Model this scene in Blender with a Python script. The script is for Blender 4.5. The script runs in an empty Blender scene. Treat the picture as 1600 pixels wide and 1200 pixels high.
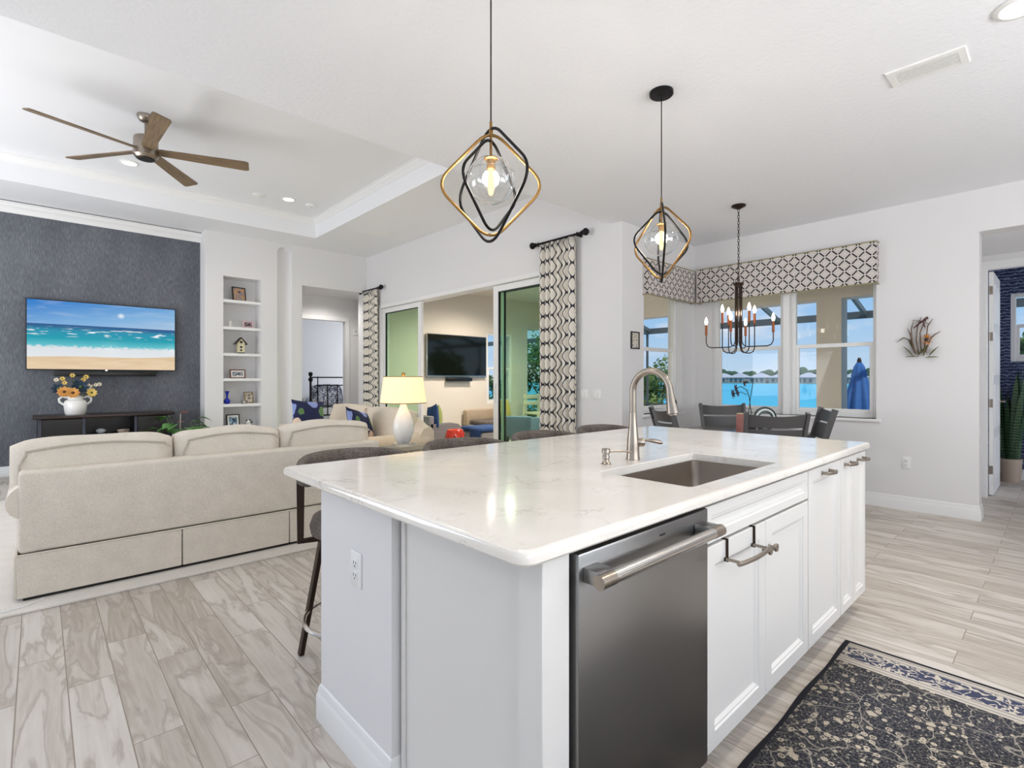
import bpy, bmesh, math, random
from mathutils import Vector, Matrix, Euler
R = math.radians; PI = math.pi; sin = math.sin; cos = math.cos
random.seed(7)
SC = bpy.context.scene; COL = SC.collection
# ------------------------------------------------------------------ camera, light, exposure
vs = SC.view_settings
SC.display_settings.display_device = 'sRGB'
vs.view_transform = 'Standard'; vs.look = 'None'; vs.gamma = 1.0; vs.use_curve_mapping = False
vs.exposure = 0.0
camd = bpy.data.cameras.new('camera'); cam = bpy.data.objects.new('camera', camd); COL.objects.link(cam)
camd.sensor_width = 36; camd.lens = 18.0; camd.shift_y = -7.5 / 1600; camd.clip_start = .05; camd.clip_end = 2000
cam.location = (0, 0, 1.26); cam.rotation_euler = (R(90), 0, R(47.25 - 90)); SC.camera = cam
cy = SC.cycles
cy.max_bounces = 9; cy.diffuse_bounces = 5; cy.glossy_bounces = 4; cy.transmission_bounces = 6; cy.transparent_max_bounces = 16
cy.caustics_reflective = False; cy.caustics_refractive = False; cy.sample_clamp_indirect = 6.0

def lin(c):
    return tuple(((v / 255) / 12.92 if v / 255 <= .04045 else ((v / 255 + .055) / 1.055) ** 2.4) for v in c) + (1.0,)

def light(name, kind, loc, energy, color=(255, 255, 255), rot=(0, 0, 0), **k):
    l = bpy.data.lights.new(name, kind); l.energy = energy; l.color = lin(color)[:3]
    for a, v in k.items(): setattr(l, a, v)
    o = bpy.data.objects.new(name, l); o.location = loc; o.rotation_euler = rot; COL.objects.link(o)
    return o

# sky: blue gradient with soft white clouds
world = bpy.data.worlds.new('sky'); SC.world = world; world.use_nodes = True
wt = world.node_tree; wt.nodes.clear()
def wn(t, **k):
    n = wt.nodes.new(t)
    for a, v in k.items():
        if a[0] == 'i' and a[1:].isdigit(): n.inputs[int(a[1:])].default_value = v
        else: setattr(n, a, v)
    return n
tc = wn('ShaderNodeTexCoord'); sp = wn('ShaderNodeSeparateXYZ'); wt.links.new(tc.outputs['Generated'], sp.inputs[0])
gr = wn('ShaderNodeValToRGB'); e = gr.color_ramp.elements
e[0].position = 0.0; e[0].color = lin((196, 217, 238)); e[1].position = .5; e[1].color = lin((84, 150, 220))
m_ = e.new(.1); m_.color = lin((163, 202, 240)); m_ = e.new(.22); m_.color = lin((128, 186, 240))
wt.links.new(sp.outputs['Z'], gr.inputs[0])
mp = wn('ShaderNodeMapping'); mp.inputs['Scale'].default_value = (2.6, 2.6, 11.0); wt.links.new(tc.outputs['Generated'], mp.inputs[0])
nz = wn('ShaderNodeTexNoise'); nz.inputs['Scale'].default_value = 2.3; nz.inputs['Detail'].default_value = 6; nz.inputs['Roughness'].default_value = .55
wt.links.new(mp.outputs[0], nz.inputs['Vector'])
cr = wn('ShaderNodeValToRGB'); cr.color_ramp.elements[0].position = .52; cr.color_ramp.elements[1].position = .72
wt.links.new(nz.outputs[0], cr.inputs[0])
mx = wn('ShaderNodeMixRGB'); mx.inputs[2].default_value = lin((238, 236, 243))
sc_ = wn('ShaderNodeMath', operation='MULTIPLY'); sc_.inputs[1].default_value = .8; wt.links.new(cr.outputs[0], sc_.inputs[0])
wt.links.new(sc_.outputs[0], mx.inputs[0]); wt.links.new(gr.outputs[0], mx.inputs[1])
bg = wn('ShaderNodeBackground'); bg.inputs[1].default_value = 1.0; wt.links.new(mx.outputs[0], bg.inputs[0])
wo = wn('ShaderNodeOutputWorld'); wt.links.new(bg.outputs[0], wo.inputs[0])

SUN = light('sun', 'SUN', (-8, -14, 25), 2.6, (255, 246, 232), (R(42), 0, R(-28)), angle=R(1.2))
# added fill lights at the unseen rear and left openings, tilted up to brighten ceilings
light('kitchen_fill_light', 'AREA', (1.7, -2.9, 1.5), 200, (253, 252, 252), (R(150), 0, 0), shape='RECTANGLE', size=5.0, size_y=2.0)
light('entry_fill_light', 'AREA', (-2.9, .6, 1.5), 25, (255, 249, 242), (R(150), 0, R(-90)), shape='RECTANGLE', size=4.5, size_y=2.0)
light('great_room_fill_light', 'AREA', (-2.9, 6.4, 1.3), 165, (252, 252, 255), (R(138), 0, R(-90)), shape='RECTANGLE', size=4.0, size_y=2.2)

# ------------------------------------------------------------------ node materials
def mat_new(name):
    m = bpy.data.materials.new(name); m.use_nodes = True; t = m.node_tree; t.nodes.clear()
    out = t.nodes.new('ShaderNodeOutputMaterial'); return m, t, out
def nd(t, kind, props=None, **ins):
    n = t.nodes.new('ShaderNode' + kind)
    for a, v in (props or {}).items(): setattr(n, a, v)
    for a, v in ins.items():
        s = n.inputs[int(a[1:])] if a[0] == 'i' and a[1:].isdigit() else n.inputs[a.replace('_', ' ')]
        if isinstance(v, bpy.types.NodeSocket): t.links.new(v, s)
        else: s.default_value = v
    return n
def mth(t, op, a, b=0.0, c=0.0):
    return nd(t, 'Math', {'operation': op}, i0=a, i1=b, i2=c).outputs[0]
def mixc(t, f, a, b):
    return nd(t, 'MixRGB', None, i0=f, i1=a, i2=b).outputs[0]
def ramp(t, f, stops):
    n = nd(t, 'ValToRGB', None, i0=f); el = n.color_ramp.elements
    el[0].position, el[0].color = stops[0][0], lin(stops[0][1]); el[1].position, el[1].color = stops[-1][0], lin(stops[-1][1])
    for p, c in stops[1:-1]:
        x = el.new(p); x.color = lin(c)
    return n.outputs[0]
def obj_co(t, scale=(1, 1, 1), rot=(0, 0, 0), loc=(0, 0, 0), src='Object'):
    c = nd(t, 'TexCoord')
    return nd(t, 'Mapping', None, i0=c.outputs[src], Scale=scale, Rotation=rot, Location=loc).outputs[0]
def noise(t, co, scale, detail=3.0, rough=.5, dist=0.0, out=0):
    return nd(t, 'TexNoise', None, Vector=co, Scale=scale, Detail=detail, Roughness=rough, Distortion=dist).outputs[out]
def bump(t, h, strength=.2, dist=.01):
    return nd(t, 'Bump', None, Strength=strength, Distance=dist, Height=h).outputs[0]
def bsdf(t, out, col, rough=.5, metal=0.0, normal=None, **k):
    b = nd(t, 'BsdfPrincipled', None, Roughness=rough, Metallic=metal, **k)
    if isinstance(col, bpy.types.NodeSocket): t.links.new(col, b.inputs['Base Color'])
    else: b.inputs['Base Color'].default_value = lin(col)
    if normal is not None: t.links.new(normal, b.inputs['Normal'])
    t.links.new(b.outputs[0], out.inputs[0]); return b
def plain(name, col, rough=.5, metal=0.0, nscale=0, nstr=.1, var=0, **k):
    m, t, o = mat_new(name); nrm = None; c = col
    if nscale or var:
        co = obj_co(t); nn = noise(t, co, nscale or 6, 4)
        if nscale: nrm = bump(t, nn, nstr, .01)
        if var: c = ramp(t, nn, [(.3, tuple(max(0, v - var) for v in col)), (.7, tuple(min(255, v + var) for v in col))])
    bsdf(t, o, c, rough, metal, nrm, **k); return m
def emit(name, col, strength):
    m, t, o = mat_new(name); e = nd(t, 'Emission', None, Color=lin(col), Strength=strength); t.links.new(e.outputs[0], o.inputs[0]); return m
def fabric(name, col, scale=260, var=10, st=.25, big=0):
    m, t, o = mat_new(name); co = obj_co(t)
    w = noise(t, co, scale, 2, .6); w2 = noise(t, co, 9, 3)
    f = mth(t, 'ADD', mth(t, 'MULTIPLY', w, .7), mth(t, 'MULTIPLY', w2, .3))
    c = ramp(t, f, [(.3, tuple(max(0, v - var) for v in col)), (.7, tuple(min(255, v + var) for v in col))])
    bsdf(t, o, c, .95, 0, bump(t, w, st, .002)); return m
def glass(name, tint, refl=.08, rough=0.0):
    m, t, o = mat_new(name)
    tr = nd(t, 'BsdfTransparent', None, Color=tint + (1,)); gl = nd(t, 'BsdfGlossy', None, Roughness=rough, Color=(1, 1, 1, 1))
    fc = nd(t, 'LayerWeight', None, Blend=.5).outputs['Facing']; f = mth(t, 'MULTIPLY', mth(t, 'ADD', .04, mth(t, 'MULTIPLY', mth(t, 'POWER', fc, 5.0), .96)), refl / .04)
    f = mth(t, 'MINIMUM', f, .9)
    mxs = nd(t, 'MixShader', None, i0=f, i1=tr.outputs[0], i2=gl.outputs[0]); t.links.new(mxs.outputs[0], o.inputs[0]); return m

M = {}
def mk_wall(name, col, sc=70, st=.12):
    m, t, o = mat_new(name); co = obj_co(t); n = noise(t, co, sc, 3, .55)
    bsdf(t, o, col, .75, 0, bump(t, n, st, .004)); return m
M['wall'] = mk_wall('wall_paint', (227, 226, 226), 90, .1)
M['ceil_knock'] = mk_wall('ceiling_knockdown', (238, 240, 244), 34, .7)
M['ceil'] = mk_wall('ceiling_smooth', (236, 237, 239), 80, .08)
M['trim'] = plain('trim_gloss_white', (235, 235, 234), .35)
M['cab'] = plain('cabinet_white', (226, 224, 220), .38)
M['stucco'] = mk_wall('lanai_stucco', (226, 217, 205), 120, .25)
M['black'] = plain('black_metal', (22, 21, 22), .4, .6)
M['blackpl'] = plain('black_plastic', (14, 14, 16), .35)
M['nickel'] = plain('brushed_nickel', (158, 148, 137), .32, 1.0)
M['steelh'] = plain('polished_steel', (206, 203, 199), .2, 1.0)
M['gold'] = plain('satin_gold', (150, 116, 70), .45, 1.0)
M['bronze'] = plain('bronze', (64, 52, 44), .4, .8)
M['white'] = plain('white_ceramic', (238, 237, 232), .15)
M['whitepl'] = plain('white_plastic', (236, 236, 234), .35)
M['chrome'] = plain('chrome', (225, 225, 228), .12, 1.0)
M['bulb'] = emit('bulb_glow', (255, 222, 160), 2.0)
M['bulbw'] = emit('candle_bulb_glow', (255, 244, 226), 4)
M['canlight'] = emit('downlight_lens', (255, 250, 240), 6)
M['clearglass'] = glass('clear_glass', (.96, .97, .97), .10)
M['winglass'] = glass('window_glass', (.97, .985, .985), .010)
M['doorglass'] = glass('tinted_slider_glass', (.755, .90, .775), .012)
M['navy'] = fabric('navy_cloth', (38, 66, 112), 300, 8)
M['sofa'] = fabric('oatmeal_linen', (222, 213, 199), 210, 16, .4)
M['cream'] = fabric('cream_cloth', (216, 203, 184), 330, 7, .2)
M['tweed'] = fabric('charcoal_tweed', (80, 70, 62), 190, 52, .5)
M['grayw'] = plain('charcoal_painted_wood', (72, 71, 72), .32, 0, 30, .05)
M['darkw'] = plain('espresso_wood', (17, 13, 14), .3, 0, 20, .05)
M['green'] = plain('leaf_green', (58, 96, 40), .55, 0, 0, 0, 14)
M['stem'] = plain('stem_green', (74, 96, 52), .6)
M['bark'] = plain('bark', (104, 88, 72), .9, 0, 12, .4, 14)

def planks():
    m, t, o = mat_new('wood_look_plank_tile')
    co = obj_co(t, rot=(0, 0, R(90)), loc=(0, .065, 0))
    br = nd(t, 'TexBrick', {'offset': .37, 'offset_frequency': 2, 'squash': 1}, Vector=co, Color1=(0, 0, 0, 1), Color2=(1, 1, 1, 1), Mortar=(.5, .5, .5, 1), Scale=1.0, Mortar_Size=.0022, Mortar_Smooth=.2, Bias=0.0, Brick_Width=.92, Row_Height=.152)
    tint = nd(t, 'SeparateColor', None, i0=br.outputs[0]).outputs[0]
    base = nd(t, 'TexCoord').outputs['Object']
    # every plank shifts its own grain
    off = nd(t, 'CombineXYZ', None, i0=mth(t, 'MULTIPLY', tint, 37.0), i1=mth(t, 'MULTIPLY', tint, 11.0), i2=0.0).outputs[0]
    sh = nd(t, 'VectorMath', {'operation': 'ADD'}, i0=base, i1=off).outputs[0]
    g1 = nd(t, 'Mapping', None, i0=sh, Scale=(9.5, 1.5, 1)).outputs[0]
    n1 = noise(t, g1, 1.0, 4, .5, .7)
    g2 = nd(t, 'Mapping', None, i0=sh, Scale=(34, 1.6, 1)).outputs[0]
    n2 = noise(t, g2, 1.6, 4, .6, .3)
    v = mth(t, 'ABSOLUTE', mth(t, 'SUBTRACT', n1, .5))
    vein = mth(t, 'SUBTRACT', 1.0, mth(t, 'MINIMUM', mth(t, 'MULTIPLY', v, 20.0), 1.0))
    f = mth(t, 'ADD', mth(t, 'MULTIPLY', n1, .55), mth(t, 'ADD', mth(t, 'MULTIPLY', n2, .3), mth(t, 'MULTIPLY', tint, .15)))
    c = ramp(t, f, [(.26, (154, 142, 128)), (.42, (188, 179, 168)), (.56, (207, 200, 191)), (.74, (222, 217, 210))])
    c = mixc(t, mth(t, 'MULTIPLY', vein, mth(t, 'MULTIPLY', n2, .85)), c, lin((128, 112, 95)))
    c = mixc(t, br.outputs['Fac'], c, lin((150, 138, 124)))
    rg = mth(t, 'ADD', .3, mth(t, 'MULTIPLY', n2, .18))
    h = mth(t, 'SUBTRACT', mth(t, 'MULTIPLY', n2, .2), br.outputs['Fac'])
    b = bsdf(t, o, c, .36, 0, bump(t, h, .35, .003)); t.links.new(rg, b.inputs['Roughness'])
    return m
M['floor'] = planks()

def quartz():
    m, t, o = mat_new('white_quartz'); co = obj_co(t)
    w = noise(t, co, 3.6, 7, .68, .6); v = mth(t, 'ABSOLUTE', mth(t, 'SUBTRACT', w, .5))
    vein = mth(t, 'SUBTRACT', 1.0, mth(t, 'MINIMUM', mth(t, 'MULTIPLY', v, 60.0), 1.0))
    brk = noise(t, co, 5.5, 3); vein = mth(t, 'MULTIPLY', vein, nd(t, 'MapRange', None, i0=brk, i1=.47, i2=.62).outputs[0])
    sp_ = noise(t, co, 240, 2); speck = nd(t, 'MapRange', None, i0=sp_, i1=.66, i2=.74).outputs[0]
    cl = noise(t, co, 3.5, 4)
    c = ramp(t, cl, [(.3, (229, 223, 214)), (.7, (240, 236, 229))])
    c = mixc(t, mth(t, 'MULTIPLY', vein, .42), c, lin((158, 150, 143)))
    c = mixc(t, mth(t, 'MULTIPLY', speck, .35), c, lin((172, 162, 152)))
    bsdf(t, o, c, .11, 0, None, IOR=1.8); return m
M['quartz'] = quartz()

def steel():
    m, t, o = mat_new('stainless_dark_reflection'); co = obj_co(t, (4, 4, 300)); n = noise(t, co, 1.0, 3)
    b = nd(t, 'MapRange', None, i0=n, i1=.3, i2=.7, i3=.30, i4=.35).outputs[0]
    bs = bsdf(t, o, (150, 149, 148), .33, 1.0, None); t.links.new(b, bs.inputs['Roughness']); return m  # base colour darkened to stand in for the reflection of a dark kitchen
M['steel'] = steel()
M['sinksteel'] = plain('satin_sink_steel', (176, 166, 155), .38, 1.0)

def grasscloth():
    m, t, o = mat_new('blue_gray_grasscloth'); co = obj_co(t, (95, 1, 9)); n = noise(t, co, 1.6, 5, .58)
    big = noise(t, obj_co(t, (2.0, 1, .8)), 1.1, 3)
    f = mth(t, 'ADD', mth(t, 'MULTIPLY', n, .7), mth(t, 'MULTIPLY', big, .3))
    c = ramp(t, f, [(.3, (68, 72, 80)), (.5, (95, 98, 105)), (.7, (128, 131, 137))])
    bsdf(t, o, c, .8, 0, bump(t, n, .3, .003)); return m
M['grass'] = grasscloth()

def ogee():
    m, t, o = mat_new('ogee_print_cloth'); uv = nd(t, 'TexCoord').outputs['UV']; s = nd(t, 'SeparateXYZ', None, i0=uv)
    u, v = s.outputs[0], s.outputs[1]
    a = mth(t, 'COSINE', mth(t, 'MULTIPLY', u, PI / .062)); b = mth(t, 'MULTIPLY', mth(t, 'SINE', mth(t, 'MULTIPLY', v, 2 * PI / .165)), .80)
    d = mth(t, 'ABSOLUTE', mth(t, 'SUBTRACT', a, b)); line = mth(t, 'LESS_THAN', d, .27)
    w = noise(t, obj_co(t), 300, 2)
    c = mixc(t, line, lin((226, 220, 208)), lin((46, 48, 58)))
    bsdf(t, o, c, .9, 0, bump(t, w, .2, .002)); return m
M['ogee'] = ogee()

def lattice():
    m, t, o = mat_new('lattice_print_cloth'); uv = nd(t, 'TexCoord').outputs['UV']; s = nd(t, 'SeparateXYZ', None, i0=uv)
    u, v = s.outputs[0], s.outputs[1]; k = 1 / .118
    a = mth(t, 'MULTIPLY', mth(t, 'ADD', u, v), k); b = mth(t, 'MULTIPLY', mth(t, 'SUBTRACT', u, v), k)
    fa = mth(t, 'ABSOLUTE', mth(t, 'SUBTRACT', mth(t, 'FRACT', a), .5)); fb = mth(t, 'ABSOLUTE', mth(t, 'SUBTRACT', mth(t, 'FRACT', b), .5))
    # stroke: near a grid line (f close to .5 -> line), swelling towards its middle, broken at crossings
    def stroke(p, q):
        dist = mth(t, 'SUBTRACT', .5, p); width = mth(t, 'MINIMUM', mth(t, 'MULTIPLY', mth(t, 'SUBTRACT', .44, q), .9), .082)
        return mth(t, 'LESS_THAN', dist, width)
    ln = mth(t, 'MAXIMUM', stroke(fa, fb), stroke(fb, fa))
    wl = mth(t, 'LESS_THAN', mth(t, 'SUBTRACT', .5, mth(t, 'MAXIMUM', fa, fb)), .10)
    fl = mth(t, 'LESS_THAN', mth(t, 'MULTIPLY', fa, fb), .006)
    c = mixc(t, wl, lin((205, 197, 192)), lin((228, 224, 218)))
    c = mixc(t, mth(t, 'MULTIPLY', fl, .5), c, lin((222, 217, 212)))
    c = mixc(t, ln, c, lin((34, 30, 34)))
    bsdf(t, o, c, .9); return m
M['lattice'] = lattice()

def studypaper():
    m, t, o = mat_new('navy_wave_wallpaper'); co = obj_co(t, (1, 1, 1)); n = nd(t, 'TexWave', {'wave_type': 'BANDS', 'bands_direction': 'Z', 'wave_profile': 'SIN'}, Vector=co, Scale=8.0, Distortion=6.0, Detail=3.0, Detail_Scale=2.2)
    c = ramp(t, n.outputs[1], [(.3, (20, 32, 66)), (.62, (42, 62, 104)), (.85, (112, 124, 156))])
    bsdf(t, o, c, .6); return m
M['studypaper'] = studypaper()

def runner():
    m, t, o = mat_new('navy_persian_runner'); co = nd(t, 'TexCoord').outputs['UV']; s = nd(t, 'SeparateXYZ', None, i0=co)
    u, v = s.outputs[0], s.outputs[1]     # metres from the left edge and from the far edge
    vor = nd(t, 'TexVoronoi', {'feature': 'F1'}, Vector=co, Scale=33.0, Randomness=.85)
    d = vor.outputs[0]; rs = nd(t, 'SeparateColor', None, i0=vor.outputs[1]).outputs[0]
    ring = mth(t, 'LESS_THAN', mth(t, 'ABSOLUTE', mth(t, 'SUBTRACT', d, .3)), mth(t, 'MULTIPLY', mth(t, 'GREATER_THAN', rs, .45), .075))
    dot = mth(t, 'LESS_THAN', d, mth(t, 'MULTIPLY', rs, .2))
    v2 = nd(t, 'TexVoronoi', {'feature': 'F1'}, Vector=co, Scale=11.0, Randomness=.7)
    wob = noise(t, co, 60, 3); pet = mth(t, 'LESS_THAN', mth(t, 'ADD', v2.outputs[0], mth(t, 'MULTIPLY', wob, .30)), .32)
    v3 = nd(t, 'TexVoronoi', {'feature': 'DISTANCE_TO_EDGE'}, Vector=nd(t, 'VectorMath', {'operation': 'ADD'}, i0=co, i1=nd(t, 'VectorMath', {'operation': 'SCALE'}, i0=noise(t, co, 7, 2, out=1), Scale=.14).outputs[0]).outputs[0], Scale=7.5)
    vine = mth(t, 'LESS_THAN', v3.outputs[0], .016)
    v4 = nd(t, 'TexVoronoi', {'feature': 'DISTANCE_TO_EDGE'}, Vector=co, Scale=44.0); web = mth(t, 'LESS_THAN', v4.outputs[0], .03)
    fz = noise(t, co, 120, 3)
    fine = mth(t, 'GREATER_THAN', fz, .56)
    g = noise(t, co, 2.2, 3)
    ground = ramp(t, g, [(.3, (20, 21, 28)), (.6, (32, 36, 52)), (.8, (46, 46, 49))])
    cream = lin((196, 184, 164))
    c = mixc(t, mth(t, 'MULTIPLY', fine, .5), ground, lin((112, 108, 103)))
    c = mixc(t, mth(t, 'MULTIPLY', web, .55), c, lin((130, 124, 116)))
    c = mixc(t, mth(t, 'MULTIPLY', vine, .62), c, lin((178, 170, 156)))
    c = mixc(t, mth(t, 'MULTIPLY', pet, .85), c, cream)
    c = mixc(t, mth(t, 'MAXIMUM', mth(t, 'MULTIPLY', ring, .9), mth(t, 'MULTIPLY', dot, .9)), c, cream)
    v5 = nd(t, 'TexVoronoi', {'feature': 'F1'}, Vector=co, Scale=78.0, Randomness=.9); r5 = nd(t, 'SeparateColor', None, i0=v5.outputs[1]).outputs[0]
    c = mixc(t, mth(t, 'MULTIPLY', mth(t, 'LESS_THAN', v5.outputs[0], mth(t, 'MULTIPLY', mth(t, 'GREATER_THAN', r5, .5), .3)), .75), c, lin((172, 164, 150)))
    # border: cream ground with navy scrolls, fine stripes, navy edge
    bn = noise(t, co, 22, 3, .5, 1.2); scr = mth(t, 'GREATER_THAN', mth(t, 'ABSOLUTE', mth(t, 'SUBTRACT', bn, .5)), .055)
    border = mixc(t, scr, lin((200, 192, 178)), lin((58, 64, 90)))
    e = v
    st = mth(t, 'GREATER_THAN', mth(t, 'SINE', mth(t, 'MULTIPLY', e, 250.0)), mth(t, 'MULTIPLY', fz, 1.1))
    stripe = mixc(t, mth(t, 'MULTIPLY', st, mth(t, 'ADD', .35, mth(t, 'MULTIPLY', fz, .5))), lin((198, 190, 178)), lin((84, 86, 100)))
    def band(lo, hi): return mth(t, 'MULTIPLY', mth(t, 'GREATER_THAN', e, lo), mth(t, 'LESS_THAN', e, hi))
    c = mixc(t, band(0, .225), c, stripe)
    c = mixc(t, band(.062, .17), c, border)
    edge = mth(t, 'LESS_THAN', mth(t, 'MINIMUM', u, v), .018)
    c = mixc(t, edge, c, lin((16, 18, 34)))
    bsdf(t, o, c, .95, 0, bump(t, fz, .3, .003)); return m
M['runner'] = runner()
# ------------------------------------------------------------------ mesh builder
def rrect(x0, x1, y0, y1, r, n=4):
    """rounded rectangle, counter-clockwise, 4*(n+1) points"""
    r = max(1e-5, min(r, (x1 - x0) / 2 - 1e-5, (y1 - y0) / 2 - 1e-5)); p = []
    for cx_, cy_, a0 in ((x1 - r, y1 - r, 0), (x0 + r, y1 - r, 90), (x0 + r, y0 + r, 180), (x1 - r, y0 + r, 270)):
        for k in range(n + 1):
            a = R(a0 + 90 * k / n); p.append((cx_ + r * cos(a), cy_ + r * sin(a)))
    return p

class B:
    def __init__(s): s.v = []; s.f = []; s.uv = None
    def add(s, vs_, fs):
        k = len(s.v); s.v += [tuple(p) for p in vs_]; s.f += [tuple(i + k for i in f) for f in fs]; return s
    def box(s, x0, y0, z0, x1, y1, z1):
        x0, x1 = min(x0, x1), max(x0, x1); y0, y1 = min(y0, y1), max(y0, y1); z0, z1 = min(z0, z1), max(z0, z1)
        v = [(x, y, z) for z in (z0, z1) for y in (y0, y1) for x in (x0, x1)]
        return s.add(v, [(0, 2, 3, 1), (4, 5, 7, 6), (0, 1, 5, 4), (2, 6, 7, 3), (0, 4, 6, 2), (1, 3, 7, 5)])
    def rbox(s, x0, y0, z0, x1, y1, z1, r=.006, n=2, mtx=None, puff=0):
        bm = bmesh.new(); bmesh.ops.create_cube(bm, size=1)
        sx, sy, sz = abs(x1 - x0), abs(y1 - y0), abs(z1 - z0); c = ((x0 + x1) / 2, (y0 + y1) / 2, (z0 + z1) / 2)
        for v in bm.verts: v.co = Vector((v.co.x * sx, v.co.y * sy, v.co.z * sz))
        if puff: bmesh.ops.subdivide_edges(bm, edges=bm.edges[:], cuts=5, use_grid_fill=True)
        if puff:
            for v in bm.verts:
                a, b, d = abs(2 * v.co.x / sx), abs(2 * v.co.y / sy), abs(2 * v.co.z / sz)
                # pillow: the faces swell, the edges pull in
                fx = 1 + puff * (1 - b ** 2) * (1 - d ** 2) - puff * .5 * (b ** 4 * d ** 2 + d ** 4 * b ** 2)
                fy = 1 + puff * (1 - a ** 2) * (1 - d ** 2) - puff * .5 * (a ** 4 * d ** 2 + d ** 4 * a ** 2)
                fz = 1 + puff * (1 - a ** 2) * (1 - b ** 2) - puff * .5 * (a ** 4 * b ** 2 + b ** 4 * a ** 2)
                mn = min(sx, sy, sz)
                v.co.x += (fx - 1) * mn * (1 if v.co.x > 0 else -1) * (a > .99) * .5
                v.co.y += (fy - 1) * mn * (1 if v.co.y > 0 else -1) * (b > .99) * .5
                v.co.z += (fz - 1) * mn * (1 if v.co.z > 0 else -1) * (d > .99) * .5
            eds = [e for e in bm.edges if len(e.link_faces) == 2 and e.calc_face_angle(0) > .7]
        else: eds = bm.edges[:]
        bmesh.ops.bevel(bm, geom=eds, offset=min(r, sx * .49, sy * .49, sz * .49), segments=n, profile=.5, affect='EDGES', clamp_overlap=True)
        for v in bm.verts: v.co += Vector(c)
        if mtx is not None: bm.transform(mtx)
        bm.verts.index_update()
        s.add([v.co[:] for v in bm.verts], [[v.index for v in f.verts] for f in bm.faces]); bm.free(); return s
    def loops(s, L, cap0=True, cap1=True, closed=True):
        k0 = len(s.v); n = len(L[0])
        for l in L: s.v += [tuple(p) for p in l]
        for i in range(len(L) - 1):
            for j in range(n if closed else n - 1):
                a = k0 + i * n + j; b = k0 + i * n + (j + 1) % n
                s.f.append((a, b, b + n, a + n))
        if cap0: s.f.append(tuple(k0 + j for j in range(n))[::-1])
        if cap1: s.f.append(tuple(k0 + (len(L) - 1) * n + j for j in range(n)))
        return s
    def tube(s, pts, r, n=8, closed=False, cap=True, flat=None):
        """round tube along pts; r a number or a list; flat=(w,h) gives a flat bar section"""
        P_ = [Vector(p) for p in pts]; m = len(P_); T = []
        for i in range(m):
            a = P_[i - 1] if (i > 0 or closed) else P_[i]; b = P_[(i + 1) % m] if (i < m - 1 or closed) else P_[i]
            T.append((b - a).normalized())
        up = Vector((0, 0, 1)) if abs(T[0].z) < .9 else Vector((1, 0, 0))
        nrm = (up - T[0] * up.dot(T[0])).normalized(); L = []
        for i in range(m):
            nrm = (nrm - T[i] * nrm.dot(T[i])).normalized(); bi = T[i].cross(nrm); rr = r[i] if isinstance(r, (list, tuple)) else r
            if flat:
                w, h = flat; sec = [(w, h), (-w, h), (-w, -h), (w, -h)]
                L.append([P_[i] + nrm * b + bi * a for a, b in sec])
            else: L.append([P_[i] + (nrm * cos(2 * PI * k / n) + bi * sin(2 * PI * k / n)) * rr for k in range(n)])
        if closed: L.append(L[0])
        return s.loops(L, cap and not closed, cap and not closed)
    def cyl(s, a, b, r, r2=None, n=20): return s.tube([a, b], [r, r if r2 is None else r2], n)
    def lathe(s, prof, c=(0, 0, 0), n=28, mtx=None):
        L = []
        for r_, z in prof:
            l = [Vector((r_ * cos(2 * PI * k / n), r_ * sin(2 * PI * k / n), z)) for k in range(n)]
            if mtx is not None: l = [mtx @ p for p in l]
            L.append([p + Vector(c) for p in l])
        return s.loops(L)
    def ball(s, c, r, n=12, m=8, mtx=None):
        rx, ry, rz = r if isinstance(r, (tuple, list)) else (r, r, r); L = []
        for i in range(m + 1):
            a = -PI / 2 + PI * i / m; q = max(cos(a), .01)
            l = [Vector((rx * q * cos(2 * PI * k / n), ry * q * sin(2 * PI * k / n), rz * sin(a))) for k in range(n)]
            if mtx is not None: l = [mtx @ p for p in l]
            L.append([p + Vector(c) for p in l])
        return s.loops(L)
    def prism(s, pts, axis, a, b):
        """extrude a 2-D outline along an axis ('x': pts are (y,z); 'y': (x,z); 'z': (x,y))"""
        def q(p, t): return {'x': (t, p[0], p[1]), 'y': (p[0], t, p[1]), 'z': (p[0], p[1], t)}[axis]
        return s.loops([[q(p, a) for p in pts], [q(p, b) for p in pts]])
    def sheet(s, fn, nu, nv):
        k = len(s.v)
        for i in range(nu + 1):
            for j in range(nv + 1): s.v.append(tuple(fn(i / nu, j / nv)))
        for i in range(nu):
            for j in range(nv):
                a = k + i * (nv + 1) + j; s.f.append((a, a + nv + 1, a + nv + 2, a + 1))
        return s
    def xf(s, mtx, start=0):
        for i in range(start, len(s.v)): s.v[i] = tuple(mtx @ Vector(s.v[i]))
        return s
    def build(s, name, mat, parent=None, local=False, loc=None, smooth=True, uvfn=None, solid=0, subs=0, ang=38):
        if parent is not None:
            off = Vector((0, 0, 0)); p = parent
            while p is not None and not local: off += p.location; p = p.parent
        else:
            if loc is None:
                xs = [p[0] for p in s.v]; ys = [p[1] for p in s.v]; zs = [p[2] for p in s.v]
                loc = ((min(xs) + max(xs)) / 2, (min(ys) + max(ys)) / 2, min(zs))
            off = Vector(loc) if not local else Vector((0, 0, 0))
        me = bpy.data.meshes.new(name); me.from_pydata([(p[0] - off[0], p[1] - off[1], p[2] - off[2]) for p in s.v], [], s.f)
        if uvfn:
            ul = me.uv_layers.new(name='UVMap')
            for lp in me.loops: ul.data[lp.index].uv = uvfn(lp.vertex_index, s.v[lp.vertex_index])
        bm = bmesh.new(); bm.from_mesh(me); bmesh.ops.recalc_face_normals(bm, faces=bm.faces); bm.to_mesh(me); bm.free()
        if smooth:
            me.polygons.foreach_set('use_smooth', [True] * len(me.polygons)); me.set_sharp_from_angle(angle=R(ang))
        me.materials.append(M[mat] if isinstance(mat, str) else mat)
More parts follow.
